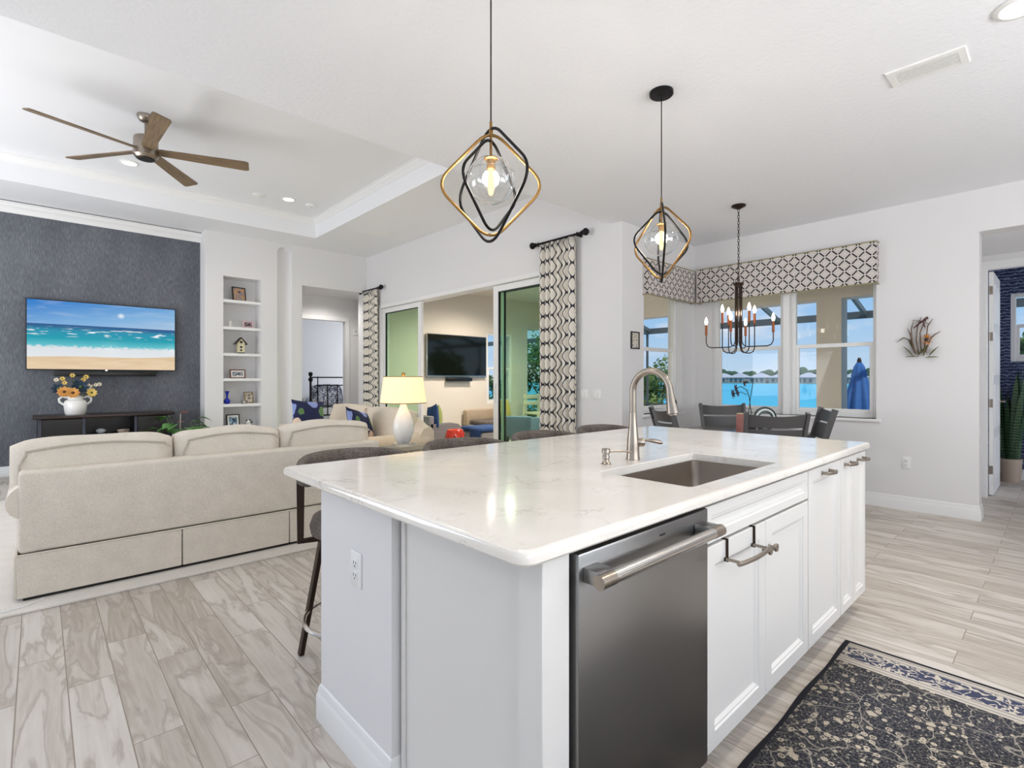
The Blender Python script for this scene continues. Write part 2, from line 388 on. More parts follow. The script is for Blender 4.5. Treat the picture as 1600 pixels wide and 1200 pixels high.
        o = bpy.data.objects.new(name, me); COL.objects.link(o)
        if parent is not None: o.parent = parent
        elif loc is not None: o.location = loc
        if solid: md = o.modifiers.new('solid', 'SOLIDIFY'); md.thickness = solid; md.offset = 0
        if subs: md = o.modifiers.new('sub', 'SUBSURF'); md.levels = subs; md.render_levels = subs
        return o

def tag(o, label, cat, group=None, kind=None):
    o['label'] = label; o['category'] = cat
    if group: o['group'] = group
    if kind: o['kind'] = kind
    return o
def thing(name, label, cat, loc=(0, 0, 0), rz=0, group=None):
    o = bpy.data.objects.new(name, None); o.empty_display_size = .1; COL.objects.link(o)
    o.location = loc; o.rotation_euler = (0, 0, rz); return tag(o, label, cat, group)
def struct(b, name, mat, **k):
    o = b.build(name, mat, smooth=k.pop('smooth', False), **k); o['kind'] = 'structure'; return o
def kids(o): return [c for c in bpy.data.objects if c.parent == o]
def dup(o, loc=None, rz=None, label=None, group=None):
    def cp(a, par):
        c = a.copy(); COL.objects.link(c); c.parent = par
        for q in kids(a): cp(q, c)
        return c
    c = cp(o, None)
    if loc is not None: c.location = loc
    if rz is not None: c.rotation_euler = (0, 0, rz)
    if label: c['label'] = label
    if group: c['group'] = group
    return c
def arc(c, r, a0, a1, n, plane='xy', z=0):
    out = []
    for k in range(n + 1):
        a = R(a0 + (a1 - a0) * k / n); u, w = r * cos(a), r * sin(a)
        out.append({'xy': (c[0] + u, c[1] + w, c[2]), 'xz': (c[0] + u, c[1], c[2] + w), 'yz': (c[0], c[1] + u, c[2] + w)}[plane])
    return out

# ------------------------------------------------------------------ the setting
ZK, ZL, ZT = 2.95, 3.56, 3.86          # kitchen, great-room and tray ceilings
XS, XN, YC, YT, YS = 4.572, 6.138, 3.215, 9.31, 9.0    # slider wall, nook wall, nook side wall, television wall, shelf wall
F_ = struct(B().box(-3.2, -3.2, -.06, 9.2, 15.2, 0), 'floor', 'floor', loc=(0, 0, 0))
# ceilings
struct(B().box(-3.2, -3.2, ZK, XN + .25, 3.357, ZK + .9).box(XN + .25, -3.2, ZK, 9.2, 1.0, ZK + .1), 'ceiling_kitchen', 'ceil_knock')
b = B(); x0, x1, y0, y1 = -1.6, 3.315, 4.3, 8.31
b.box(-3.2, 3.357, ZL, x0, YT + .2, ZL + .3).box(x1, 3.357, ZL, XS + .3, YT + .2, ZL + .3).box(x0, 3.357, ZL, x1, y0, ZL + .3).box(x0, y1, ZL, x1, YT + .2, ZL + .3)
struct(b, 'ceiling_great_room', 'ceil')
struct(B().box(x0 - .05, y0 - .05, ZT, x1 + .05, y1 + .05, ZT + .1), 'ceiling_tray', 'ceil')
# crown moulding inside the tray (four mitred runs)
CROWN = [(0, 0), (.012, 0), (.02, .02), (.05, .06), (.075, .078), (.09, .105), (.11, .11), (.11, .125), (0, .125)]
def moulding(name, loop, prof, z, mat='trim', inward=1):
    """profile (offset, height) swept along a closed or open plan polyline with mitres"""
    n = len(loop[0]); pts = [Vector((p[0], p[1])) for p in loop[0]]; closed = loop[1]; L = []
    for i, p in enumerate(pts):
        a = pts[i - 1] if (i > 0 or closed) else None; c = pts[(i + 1) % len(pts)] if (i < len(pts) - 1 or closed) else None
        d1 = (p - a).normalized() if a is not None else (c - p).normalized(); d2 = (c - p).normalized() if c is not None else d1
        n1, n2 = Vector((-d1.y, d1.x)), Vector((-d2.y, d2.x)); mt = (n1 + n2); mt = mt / max(.2, mt.dot(n1))
        L.append([(p.x + mt.x * o_ * inward, p.y + mt.y * o_ * inward, z + h) for o_, h in prof])
    if closed: L.append(L[0])
    bb = B().loops(L, not closed, not closed); return struct(bb, name, mat, smooth=True, ang=25)
moulding('trim_tray_crown', ([(x0, y0), (x1, y0), (x1, y1), (x0, y1)], True), [(o_ * .7, h * .7) for o_, h in CROWN], ZT - .0875)
# television wall with its own crown
struct(B().box(-3.2, YT, 0, 1.9, YT + .2, ZL), 'wall_television', 'grass')
moulding('trim_television_crown', ([(1.878, YT), (-3.2, YT)], False), [(o_, h) for o_, h in CROWN], ZL - .14)
BASE = [(0, 0), (.014, 0), (.014, .088), (.011, .096), (.009, .102), (.009, .112), (.004, .128), (0, .131)]
moulding('baseboard_television', ([(1.878, YT), (-3.2, YT)], False), BASE, 0)
# shelf wall: niche with shelves, arched art niche, header over the bedroom passage
b = B(); yb = YS + .32; nx0, nx1 = 2.134, 2.691
b.box(1.878, YS, 0, nx0, yb, ZL).box(nx1, YS, 0, 2.943, yb, ZL).box(3.184, YS, 0, 3.357, yb, ZL)
b.box(nx0, YS, 2.89, nx1, yb, ZL).box(nx0, yb - .02, .2, nx1, yb, 2.9).box(nx0, YS, 0, nx1, yb, .2)
b.box(3.357, YS, 2.89, XS + .02, yb, ZL)
light('passage_fill_light', 'SPOT', (4.2, 9.75, 2.9), 40, (255, 250, 244), spot_size=R(160), spot_blend=.8, shadow_soft_size=.1)  # added hidden lamp that brightens the passage, no fixture here
acx, ar = 3.0635, .1205; N_ = 14; ztop = 3.40
for k in range(N_):     # half-round niche, domed at the top
    a0, a1 = PI * k / N_, PI * (k + 1) / N_
    p0 = (acx - ar * cos(a0), YS + ar * .9 * sin(a0)); p1 = (acx - ar * cos(a1), YS + ar * .9 * sin(a1))
    b.add([(p0[0], p0[1], 0), (p1[0], p1[1], 0), (p1[0], p1[1], ztop), (p0[0], p0[1], ztop)], [(0, 1, 2, 3)])
    for j in range(6):
        t0, t1 = PI / 2 * j / 6, PI / 2 * (j + 1) / 6
        def dm(a, t_): return (acx - ar * cos(a) * cos(t_), YS + ar * .9 * sin(a) * cos(t_), ztop + ar * .8 * sin(t_))
        b.add([dm(a0, t0), dm(a1, t0), dm(a1, t1), dm(a0, t1)], [(0, 1, 2, 3)])
    xa, xb = acx - ar * cos(a0), acx - ar * cos(a1); za, zb_ = ztop + ar * .8 * sin(a0), ztop + ar * .8 * sin(a1)
    b.add([(xa, YS, za), (xb, YS, zb_), (xb, YS, ZL), (xa, YS, ZL)], [(0, 1, 2, 3)])
struct(b, 'wall_shelf', 'wall')
# bedroom passage: far wall with a cased doorway, bedroom behind
YB = 10.35; dx0, dx1 = 3.70, 4.765
struct(B().box(3.2, YB, 0, dx0, YB + .12, ZL).box(dx1, YB, 0, 6.4, YB + .12, ZL).box(dx0, YB, 2.475, dx1, YB + .12, ZL)
       .box(3.25, YS + .32, 0, 3.357, YB, ZL).box(XS + .55, 9.05, 0, XS + .67, YB, ZL).box(3.2, 9.3, 2.96, 5.3, YB + .1, 3.05), 'wall_passage', 'wall')
b = B()
for xa, xb in ((dx0 - .09, dx0), (dx1, dx1 + .09)): b.rbox(xa, YB - .02, 0, xb, YB, 2.475, .004, 1)
b.rbox(dx0 - .09, YB - .02, 2.475, dx1 + .09, YB, 2.565, .004, 1)
struct(b, 'trim_bedroom_door', 'trim')
struct(B().box(1.5, 13.6, 0, 9.2, 13.7, 3.0).box(1.4, YB + .12, 0, 1.5, 13.7, 3.0), 'wall_bedroom', 'wall')
struct(B().box(1.4, YB + .12, 3.0, 9.2, 13.7, 3.1), 'ceiling_bedroom', 'ceil')
light('bedroom_fill_light', 'AREA', (7.6, 12.0, 1.6), 60, (250, 250, 255), (R(90), 0, R(90)), shape='RECTANGLE', size=2.4, size_y=1.8)  # added area light that brightens the bedroom, no window built there

# slider wall (opening from 4.0 to 8.5) and the lanai side faces
so0, so1, sz = 3.95, 8.54, 2.585
b = B().box(XS, YC, 0, XS + .2, so0, ZL).box(XS, so1, 0, XS + .2, YS + .36, ZL).box(XS, so0, sz, XS + .2, so1, ZL)
struct(b, 'wall_sliders', 'wall')
# nook side wall with window, nook window wall, alcove header and returns
sw0, sw1, swz0, swz1 = 4.985, 5.84, .862, 2.42
b = B().box(XS + .2, YC, 0, sw0, YC + .2, ZK).box(sw1, YC, 0, XN + .2, YC + .2, ZK).box(sw0, YC, 0, sw1, YC + .2, swz0).box(sw0, YC, swz1, sw1, YC + .2, ZK)
struct(b, 'wall_nook_side', 'wall')
nw0, nw1, nwz0, nwz1 = 1.285, 2.985, .862, 2.42
b = B().box(XN, .523, 0, XN + .2, nw0, ZK).box(XN, nw1, 0, XN + .2, YC, ZK).box(XN, nw0, 0, XN + .2, nw1, nwz0).box(XN, nw0, nwz1, XN + .2, nw1, ZK)
b.box(XN, -3.2, 2.572, XN + .2, .523, ZK)
struct(b, 'wall_nook', 'wall')
XA = 7.41; ad0, ad1 = -.24, .578
struct(B().box(XN + .2, .64, 0, XA, .75, 2.75).box(XA, ad1, 0, XA + .13, .75, 2.75).box(XA, ad0, 2.432, XA + .13, ad1, 2.75).box(XA, -3.2, 0, XA + .13, ad0, 2.75), 'wall_alcove', 'wall')
struct(B().box(XN + .2, -3.2, 2.572, XA + .1, .65, 2.60), 'ceiling_alcove', 'ceil')
b = B()
b.rbox(XA - .018, ad1 - .008, 0, XA, ad1 + .05, 2.432 + .08, .004, 1).rbox(XA - .018, ad0 - .08, 0, XA, ad0 + .008, 2.432 + .08, .004, 1).rbox(XA - .018, ad0, 2.424, XA, ad1, 2.512, .004, 1)
b.box(XA, ad1 - .008, 0, XA + .13, ad1, 2.432).box(XA, ad0, 0, XA + .13, ad0 + .008, 2.432)
struct(b, 'trim_study_door', 'trim')
# baseboards
moulding('baseboard_nook', ([(XN + .19, .523), (XN, .523), (XN, YC), (XS, YC), (XS, so0)], False), BASE, 0, inward=1)
moulding('baseboard_shelf', ([(3.357, YS), (1.878, YS)], False), BASE, 0)
# the part of the house behind the camera: walls with wide openings shaped to let light in
struct(B().box(-3.3, -3.2, 0, -3.2, -2.0, ZK).box(-3.3, 3.0, 0, -3.2, 4.2, ZL).box(-3.3, 8.6, 0, -3.2, YT, ZL).box(-3.3, -3.2, 2.75, -3.2, YT, ZL).box(-3.3, -3.2, 0, -3.2, YT, .5), 'wall_left', 'wall')
struct(B().box(-3.3, -3.3, 0, -1.2, -3.2, ZK).box(4.4, -3.3, 0, 7.5, -3.2, ZK).box(-3.3, -3.3, 2.75, 7.5, -3.2, ZK + .9).box(-3.3, -3.3, 0, 7.5, -3.2, .6), 'wall_rear', 'wall')

# study behind the alcove
XW = 9.0; w0, w1, wz0, wz1 = -.5, .475, 1.48, 2.34
struct(B().box(XW, w1, 0, XW + .1, 1.1, 2.75).box(XW, -3.2, 0, XW + .1, w0, 2.75).box(XW, w0, 0, XW + .1, w1, wz0).box(XW, w0, wz1, XW + .1, w1, 2.75).box(XA + .13, .98, 0, XW, 1.1, 2.75), 'wall_study', 'studypaper')
struct(B().box(XA + .1, -3.2, 2.75, XW + .1, 1.1, 2.85), 'ceiling_study', 'ceil')
moulding('baseboard_study', ([(XW, -3.0), (XW, .98), (XA + .13, .98)], False), BASE, 0)
light('study_fill_light', 'AREA', (8.2, -2.6, 1.5), 28, (250, 250, 255), (R(90), 0, 0), shape='RECTANGLE', size=1.4, size_y=1.6)  # added area light that brightens the study from its unseen side

def window(name, axis, plane, a0, a1, z0, z1, depth, rail=None, side=1, fw=.045, sash=.032):
    """single-hung window in a wall: frame, sashes with meeting rail, glass; axis 'x' = wall of constant x; side: +1 room on the low side"""
    def bx(b, p, q, d0, d1, c, d, r=.003):
        if axis == 'x': b.rbox(plane + side * d0, p, c, plane + side * d1, q, d, r, 1)
        else: b.rbox(p, plane + side * d0, c, q, plane + side * d1, d, r, 1)
    d0, d1 = depth, depth + .05
    b = B(); bx(b, a0, a0 + fw, d0, d1, z0, z1); bx(b, a1 - fw, a1, d0, d1, z0, z1); bx(b, a0 + fw, a1 - fw, d0, d1, z0, z0 + fw); bx(b, a0 + fw, a1 - fw, d0, d1, z1 - fw, z1)
    fr = b.build(name, 'whitepl'); fr['kind'] = 'structure'
    if rail is None: rail = (z0 + z1) / 2
    b = B(); i0, i1 = a0 + fw, a1 - fw
    for p, q in ((i0, i0 + sash), (i1 - sash, i1)): bx(b, p, q, d0 + .006, d1 - .02, z0 + fw, rail)
    bx(b, i0, i1, d0 + .004, d1 - .016, rail - .024, rail + .018); bx(b, i0 + sash, i1 - sash, d0 + .006, d1 - .02, z0 + fw, z0 + fw + .04)
    b.build('lower_sash', 'whitepl', fr)
    b = B()
    for c, d, dd in ((z0 + fw, rail, .02), (rail, z1 - fw, .034)):
        bx(b, i0, i1, d0 + dd, d0 + dd + .005, c, d, .0005)
    b.build('pane', 'winglass', fr)
    b = B(); bx(b, i0 + .06, i0 + .12, d0 - .004, d0 + .006, rail - .006, rail + .012, .002); bx(b, (i0 + i1) / 2 - .07, (i0 + i1) / 2 + .07, d0 - .012, d0 + .008, z0 + fw + .008, z0 + fw + .018, .003)
    b.build('sash_lock', 'whitepl', fr)
    return fr
window('window_1', 'x', XN, nw0, 2.1, nwz0, nwz1, .09, 1.625)
window('window_2', 'x', XN, 2.17, nw1, nwz0, nwz1, .09, 1.625)
struct(B().rbox(XN + .03, 2.1, nwz0, XN + .15, 2.17, nwz1, .004, 1), 'trim_nook_mullion', 'trim')
window('window_3', 'y', YC, sw0, sw1, swz0, swz1, .09, 1.615)
window('window_4', 'x', XW, w0, w1, wz0, wz1, .02, 1.93, 1, .05)
struct(B().rbox(XN - .03, nw0 - .04, nwz0 - .03, XN + .1, nw1 + .04, nwz0, .006, 2), 'trim_nook_sill', 'trim')
struct(B().rbox(sw0 - .03, YC - .03, swz0 - .03, sw1 + .03, YC + .1, swz0, .006, 2), 'trim_side_sill', 'trim')

# sliding glass doors
def door_panel(name, x, ya, yb, st=.085, mat='doorglass', handle=None):
    d = B(); z0, z1 = .02, 2.54
    for p, q in ((ya, ya + st), (yb - st, yb)): d.rbox(x, p, z0, x + .045, q, z1, .003, 1)
    d.rbox(x, ya + st, z0, x + .045, yb - st, z0 + .12, .003, 1).rbox(x, ya + st, z1 - .085, x + .045, yb - st, z1, .003, 1)
    fr = d.build(name, 'whitepl'); fr['kind'] = 'structure'
    g = B(); t_ = .012
    for p, q, c, e_ in ((ya + st, ya + st + t_, z0 + .12, z1 - .085), (yb - st - t_, yb - st, z0 + .12, z1 - .085), (ya + st, yb - st, z1 - .085 - t_, z1 - .085), (ya + st, yb - st, z0 + .12, z0 + .12 + t_)):
        g.box(x + .008, p, c, x + .037, q, e_)
    g.build('gasket', 'blackpl', fr)
    B().box(x + .018, ya + st, z0 + .12, x + .027, yb - st, z1 - .085).build('pane', mat, fr)
    if handle is not None: B().rbox(x - .02, handle - .012, .93, x - .004, handle + .012, 1.2, .004, 2).build('door_handle', 'whitepl', fr)
    return fr
door_panel('door_1', XS + .03, so0 + .03, 5.36, .10, handle=5.31)
door_panel('door_2', XS + .085, so0 + .03, 5.26, .05, 'winglass')
door_panel('door_3', XS + .03, 7.17, 8.46, .10)
b = B().rbox(XS - .012, so0 - .03, 2.545, XS + .19, so1 + .03, sz + .02, .004, 1).rbox(XS - .012, so1 - .05, 0, XS + .19, so1 + .03, 2.545, .004, 1).rbox(XS - .012, so0 - .03, 0, XS + .19, so0 + .03, 2.545, .004, 1)
b.box(XS + .02, so0, 0, XS + .19, so1, .018)
struct(b, 'trim_slider_frame', 'trim')
# ------------------------------------------------------------------ kitchen island
CX0, CX1, CY0, CY1, CZ0, CZ1 = .70, 3.344, .722, 2.10, .883, .915
def counter():
    SX0, SX1, SY0, SY1 = 1.53, 2.25, .812, 1.185; b = B(); n = 5; L = []
    for ins, z in ((.012, CZ0), (.004, CZ0 + .001), (0, CZ0 + .006), (0, CZ1 - .009), (.003, CZ1 - .003), (.009, CZ1), (.016, CZ1)):
        L.append([(x, y, z) for x, y in rrect(CX0 + ins, CX1 - ins, CY0 + ins, CY1 - ins, .038 - ins, n)])
    for r_, z in ((.008, CZ1), (.002, CZ1), (0, CZ1 - .002), (0, CZ0), (.006, CZ0)):
        L.append([(x, y, z) for x, y in rrect(SX0 - r_, SX1 + r_, SY0 - r_, SY1 + r_, .02, n)])
    L.append(L[0]); b.loops(L, False, False)
    tag(b.build('island_countertop', 'quartz', ang=30), 'long white quartz worktop with faint gray veins covering the kitchen island', 'worktop')
    b = B(); L = []      # under-mounted bowl
    for g, z in ((.02, CZ0 - .001), (-.004, CZ0 - .001), (-.006, CZ0 - .18), (-.02, CZ0 - .205), (-.16, CZ0 - .21)):
        L.append([(x, y, z) for x, y in rrect(SX0 - g, SX1 + g, SY0 - g, SY1 + g, .03, n)])
    b.loops(L, False, True)
    s = thing('kitchen_sink', 'rectangular satin steel undermount sink set into the island worktop', 'sink', (1.89, 1.0, CZ0 - .212))
    b.build('basin', 'sinksteel', s); B().lathe([(.0, 0), (.045, 0), (.05, .004), (.03, .006), (.0, .004)], (1.89, 1.05, CZ0 - .2095)).build('drain', 'chrome', s)
counter()

# knee wall that carries the overhang
kw = thing('island_knee_wall', 'white drywall knee wall at the back of the island, with baseboard and cap moulding', 'half wall', (2.05, 1.62, 0))
KX0, KX1, KY0, KY1 = .77, 3.30, 1.36, 1.876
B().box(KX0, KY0, 0, KX1, KY1, .883).build('core', 'wall', kw)
def band(b, x0, x1, y0, y1, prof, z):
    L = []
    for o_, h in prof: L.append([(x, y, z + h) for x, y in ((x0 - o_, y0 - o_), (x1 + o_, y0 - o_), (x1 + o_, y1 + o_), (x0 - o_, y1 + o_))])
    return b.loops(L, False, False)
band(B(), KX0, KX1, KY0, KY1, BASE, 0).build('baseboard', 'trim', kw, ang=25)
band(B(), KX0, KX1, KY0, KY1, [(0, 0), (.004, .004), (.006, .014), (.012, .022), (.012, .034), (0, .034)], .849).build('cap_moulding', 'trim', kw, ang=25)
def outlet(name, label, c, axis, cat='outlet', kind='duplex', group=None, gangs=1):
    """wall plate; axis 'x': plate lies in a constant-x face looking to -x, 'y': constant y looking to -y"""
    o = thing(name, label, cat, c, 0, group); w, h = .036 + .023 * (gangs - 1), .059
    def bx(b, u0, u1, z0, z1, d0, d1, r=.002):
        if axis == 'x': b.rbox(c[0] - d1, c[1] + u0, c[2] + z0, c[0] - d0, c[1] + u1, c[2] + z1, r, 2)
        else: b.rbox(c[0] + u0, c[1] - d1, c[2] + z0, c[0] + u1, c[1] - d0, c[2] + z1, r, 2)
    b = B(); bx(b, -w, w, -h, h, 0, .006, .003); b.build('plate', 'whitepl', o)
    for g in range(gangs):
        u = (g - (gangs - 1) / 2) * .046
        if kind == 'duplex':
            for dz in (.02, -.02):
                b = B(); bx(b, u - .017, u + .017, dz - .014, dz + .014, .005, .0085, .004); rc = b.build('receptacle', 'whitepl', o)
                b = B(); bx(b, u - .009, u - .006, dz - .002, dz + .008, .008, .0092, .0004); bx(b, u + .006, u + .009, dz - .002, dz + .008, .008, .0092, .0004); bx(b, u - .003, u + .003, dz - .011, dz - .006, .008, .0092, .0008); b.build('slot', 'blackpl', rc)
        else:
            b = B(); bx(b, u - .016, u + .016, -.033, .033, .005, .010, .002); b.build('rocker', 'whitepl', o)
    return o
outlet('wall_outlet', 'white electrical outlet on the end of the island knee wall', (KX0, 1.585, .635), 'x', group=None)

# base cabinets
FY = .745
def panel_door(x0, x1, z0, z1, parent, name='door', fw=.055, y=FY, thick=.02):
    b = B(); L = []
    for ins, d in ((0, thick), (0, .002), (.002, 0), (fw, 0), (fw + .004, .005), (fw + .010, .005), (fw + .020, .013), (fw + .026, .013)):
        L.append([(x, y + d, z) for x, z in ((x0 + ins, z0 + ins), (x1 - ins, z0 + ins), (x1 - ins, z1 - ins), (x0 + ins, z1 - ins))])
    b.loops(L); return b.build(name, 'cab', parent, ang=12)
def carcass(x0, x1, parent, zt=.88):
    B().box(x0 + .001, FY + .021, .10, x1 - .001, KY0 - .018, zt if zt < .8 else .878).build('carcass', 'cab', parent)
    B().box(x0 + .001, FY + .15, .0, x1 - .001, FY + .165, .10).build('toe_kick', 'cab', parent)
def knob(x, z, parent):
    m_ = Matrix.Rotation(R(90), 4, 'X'); B().lathe([(.0, 0), (.007, 0), (.005, .006), (.0045, .016), (.012, .02), (.0155, .026), (.014, .031), (.0, .033)], (x, FY, z), 18, m_).build('knob', 'nickel', parent)
def pull(x0, x1, z, parent):
    b = B(); y = FY - .034
    for x in (x0, x1): b.rbox(x - .006, FY - .03, z - .006, x + .006, FY, z + .006, .002, 1); b.rbox(x - .009, FY - .003, z - .009, x + .009, FY, z + .009, .002, 1)
    b.tube([(x0 - .012, FY - .026, z), (x0, y + .003, z), ((x0 + x1) / 2, y - .008, z), (x1, y + .003, z), (x1 + .012, FY - .026, z)], .0062, 10)
    b.build('handle', 'nickel', parent)
# end panel with corner post
ep = thing('island_end_panel', 'flat white panel closing the near end of the island, left of the dishwasher', 'panel', (.82, 1.05, 0))
B().box(.80, FY + .075, 0, .82, KY0 - .016, .88).build('panel', 'cab', ep)
B().rbox(.776, FY, 0, .862, FY + .075, .88, .002, 1).build('corner_post', 'cab', ep)
B().rbox(.792, KY0 - .034, 0, .80, KY0 - .016, .88, .002, 1).build('scribe_strip', 'cab', ep)
sb = thing('sink_base_cabinet', 'white double-door cabinet under the sink, right of the dishwasher', 'cabinet', (1.95, 1.1, 0))
carcass(1.492, 2.408, sb, .64)
panel_door(1.496, 2.404, .752, .868, sb, 'false_drawer', .032)
d1 = panel_door(1.496, 1.949, .104, .742, sb); d2 = panel_door(1.952, 2.404, .104, .742, sb)
knob(1.925, .645, d1); knob(1.978, .645, d2)
for lab, x0_, x1_ in (('white single-door cabinet with one arched pull, right beside the sink base doors', 2.41, 2.868), ('narrow white pull-out cabinet second from the far end of the island', 2.87, 3.095), ('narrow white pull-out cabinet at the far right end of the island', 3.097, 3.322)):
    cb = thing('base_cabinet', lab, 'cabinet', ((x0_ + x1_) / 2, 1.1, 0), 0, 'single-door island cabinets')
    carcass(x0_, x1_, cb); dd = panel_door(x0_ + .003, x1_ - .003, .104, .868, cb, fw=.05 if x1_ - x0_ > .3 else .042)
    xm = (x0_ + x1_) / 2; pull(xm - .05, xm + .05, .838, dd)
# over-door towel bar
tb = thing('towel_bar', 'brushed steel over-door towel bar hooked on the left sink cabinet door', 'towel bar', (1.73, FY - .03, .60))
for x in (1.628, 1.838):
    b = B(); b.tube([(x, FY + .0225, .71), (x, FY + .0225, .7445), (x, FY - .0015, .7445), (x, FY - .0015, .672)], 0, flat=(.0075, .0011)); b.build('hook', 'bronze', tb)
b = B(); z = .680
for x in (1.628, 1.838): b.tube([(x, FY - .002, z), (x, FY - .045, z)], .0052, 10)
b.tube([(1.733 + .125 * q, FY - .045 - .018 * (1 - (q * .84) ** 2), z) for q in [k_ / 8 - 1 for k_ in range(17)]], .0072, 12)
b.build('bar', 'nickel', tb)

# dishwasher
dw = thing('dishwasher', 'stainless steel dishwasher with a tubular handle, in the near end of the island', 'dishwasher', (1.18, 1.05, 0))
DX0, DX1 = .873, 1.488
B().box(DX0 + .004, FY + .03, .10, DX1 - .004, KY0 - .018, .872).build('tub', 'blackpl', dw)
B().box(DX0 - .004, FY + .02, .872, DX1, FY + .3, .881).build('dark_top_gap', 'blackpl', dw)  # black strip standing in for the dark gap under the worktop
B().box(DX0 + .01, FY + .09, 0, DX1 - .01, FY + .11, .10).build('toe_kick', 'blackpl', dw)
door = B().rbox(DX0 + .006, FY - .012, .105, DX1 - .003, FY + .03, .871, .006, 2).build('door', 'steel', dw)
B().rbox(1.213, FY - .0135, .842, 1.238, FY - .011, .847, .0005, 1).build('badge', 'blackpl', door)
h = B(); hy, hz = FY - .064, .822
h.tube([(DX0 + .016, hy, hz), (DX1 - .03, hy, hz)], .0155, 24)
hd = h.build('handle', 'steelh', door)
for x in (DX0 + .020, DX1 - .09): B().rbox(x, hy + .002, hz - .017, x + .055, FY - .0119, hz + .017, .004, 2).build('handle_bracket', 'steel', hd)
for x, q in ((DX0 + .010, .05), (DX1 - .03, -.05)): B().tube([(x, hy, hz), (x + q, hy, hz)], .0163, 24).build('end_cap', 'nickel', hd)

# faucet
fc = thing('kitchen_faucet', 'tall brushed nickel gooseneck faucet standing behind the sink', 'faucet', (1.874, 1.262, CZ1))
fx, fy = 1.874, 1.262
B().lathe([(.0, 0), (.029, 0), (.0295, .004), (.0275, .012), (.0265, .05), (.0245, .085), (.020, .125), (.0162, .165), (.0152, .20), (.0152, .203), (.0138, .205), (.0, .205)], (fx, fy, CZ1)).build('body', 'nickel', fc)
ra = .0875; zc = CZ1 + .292
pth = [(fx, fy, CZ1 + .2)] + [(fx, fy - ra + ra * cos(R(a)), zc + ra * sin(R(a))) for a in range(0, 176, 8)]
ey, ez = pth[-1][1], pth[-1][2]
b = B().tube(pth, .0138, 18); b.build('spout', 'nickel', fc)
b = B(); dv = Vector((0, -.16, -1)).normalized(); p0 = Vector((fx, ey, ez)); ax = dv.to_track_quat('Z', 'Y').to_matrix().to_4x4()
b.lathe([(.0, -.002), (.0145, -.002), (.0148, .012), (.0165, .03), (.0205, .062), (.0245, .098), (.0245, .104), (.018, .106), (.017, .112), (.0, .112)], p0, 26, ax)
sh = b.build('spray_head', 'nickel', fc)
B().ball(p0 + dv * .06 + Vector((.0, -.019, 0)), (.006, .004, .012), 10, 6).build('spray_button', 'blackpl', sh)
b = B().lathe([(0, -.012), (.017, -.010), (.019, .0), (.019, .018), (.015, .024), (0, .026)], (fx + .018, fy - .017, CZ1 + .074), 20, Matrix.Rotation(R(-43), 4, 'Z') @ Matrix.Rotation(R(90), 4, 'Y'))
b.tube([(fx + .73 * q, fy - .68 * q, CZ1 + z_) for q, z_ in ((.040, .080), (.058, .083), (.085, .0805), (.118, .073), (.128, .070))], [.0045, .005, .0095, .009, .003], 12)
b.build('lever', 'nickel', fc)
sd = thing('soap_dispenser', 'short brushed nickel soap pump left of the tall faucet', 'soap dispenser', (1.695, 1.27, CZ1))
B().lathe([(0, 0), (.0185, 0), (.019, .004), (.013, .010), (.012, .02), (.0145, .023), (.0145, .034), (.0125, .037), (.0125, .042), (.0165, .044), (.0168, .06), (.015, .063), (0, .063)], (1.695, 1.27, CZ1)).build('pump_body', 'nickel', sd)
B().tube([(1.70, 1.265, CZ1 + .051), (1.735, 1.245, CZ1 + .051), (1.77, 1.22, CZ1 + .050), (1.784, 1.212, CZ1 + .045)], .0042, 8).build('nozzle', 'nickel', sd)

# ------------------------------------------------------------------ bar stools
def bar_stool():
    t = thing('bar_stool', 'charcoal tweed bar stool nearest the near end of the island', 'bar stool', (0, 0, 0), 0, 'bar stools along the island')
    # local frame: seat centre at the origin, back towards +y
    L = []; n = 40; rb, th = .262, .046
    for k in range(n + 1):
        a = R(-14 + 208 * k / n); q = abs(k / n - .5) * 2; sec = []
        zt = .925 - .055 * q ** 3; zb = .805 + .015 * q ** 2; rr = rb
        for c_, s_ in [(cos(2 * PI * j / 14), sin(2 * PI * j / 14)) for j in range(14)]:
            f = .9 if k not in (0, n) else .55
            u = (abs(c_) ** .75) * (1 if c_ > 0 else -1) * th / 2 * f; w = (abs(s_) ** .55) * (1 if s_ > 0 else -1) * (zt - zb) / 2 * (1 if k not in (0, n) else .8)
            sec.append(((rr + u) * cos(a), (rr + u) * sin(a) * .92 - .03, (zt + zb) / 2 + w))
        L.append(sec)
    B().loops(L).build('backrest', 'tweed', t, True, ang=60)
    B().lathe([(0, .575), (.19, .575), (.215, .59), (.222, .625), (.21, .66), (.17, .675), (0, .68)], (0, -.02, 0), 36).build('seat', 'tweed', t, True, ang=60)
    b = B()
    for sx in (-1, 1):
        x = sx * .245
        b.tube([(x * .96, .10, .835), (x, .06, .835), (x, .06, .565), (x * .2, .02, .565)], 0, flat=(.016, .005))
    b.tube([(0, -.2, .568), (0, .2, .568)], 0, flat=(.03, .004)); b.build('back_support', 'bronze', t, True)
    for sx in (-1, 1):
        for sy in (-1, 1):
            B().tube([(sx * .12, sy * .12, .57), (sx * .19, sy * .205, 0)], 0, flat=(.014, .010)).build('leg', 'bronze', t, True)
    b = B().tube([(.238 * cos(2 * PI * k / 36), .238 * sin(2 * PI * k / 36) , .205) for k in range(36)], .009, 8, True); b.build('footrest_ring', 'steelh', t, True)
    return t
st0 = bar_stool(); st0.location = (1.07, 2.17, 0)
for x, lab in ((1.67, 'charcoal tweed bar stool second from the near end of the island'), (2.30, 'charcoal tweed bar stool third along, behind the soap pump and faucet'), (2.93, 'charcoal tweed bar stool at the far end of the island, below the wall switches')):
    dup(st0, (x + .04, 2.17, 0), None, lab)

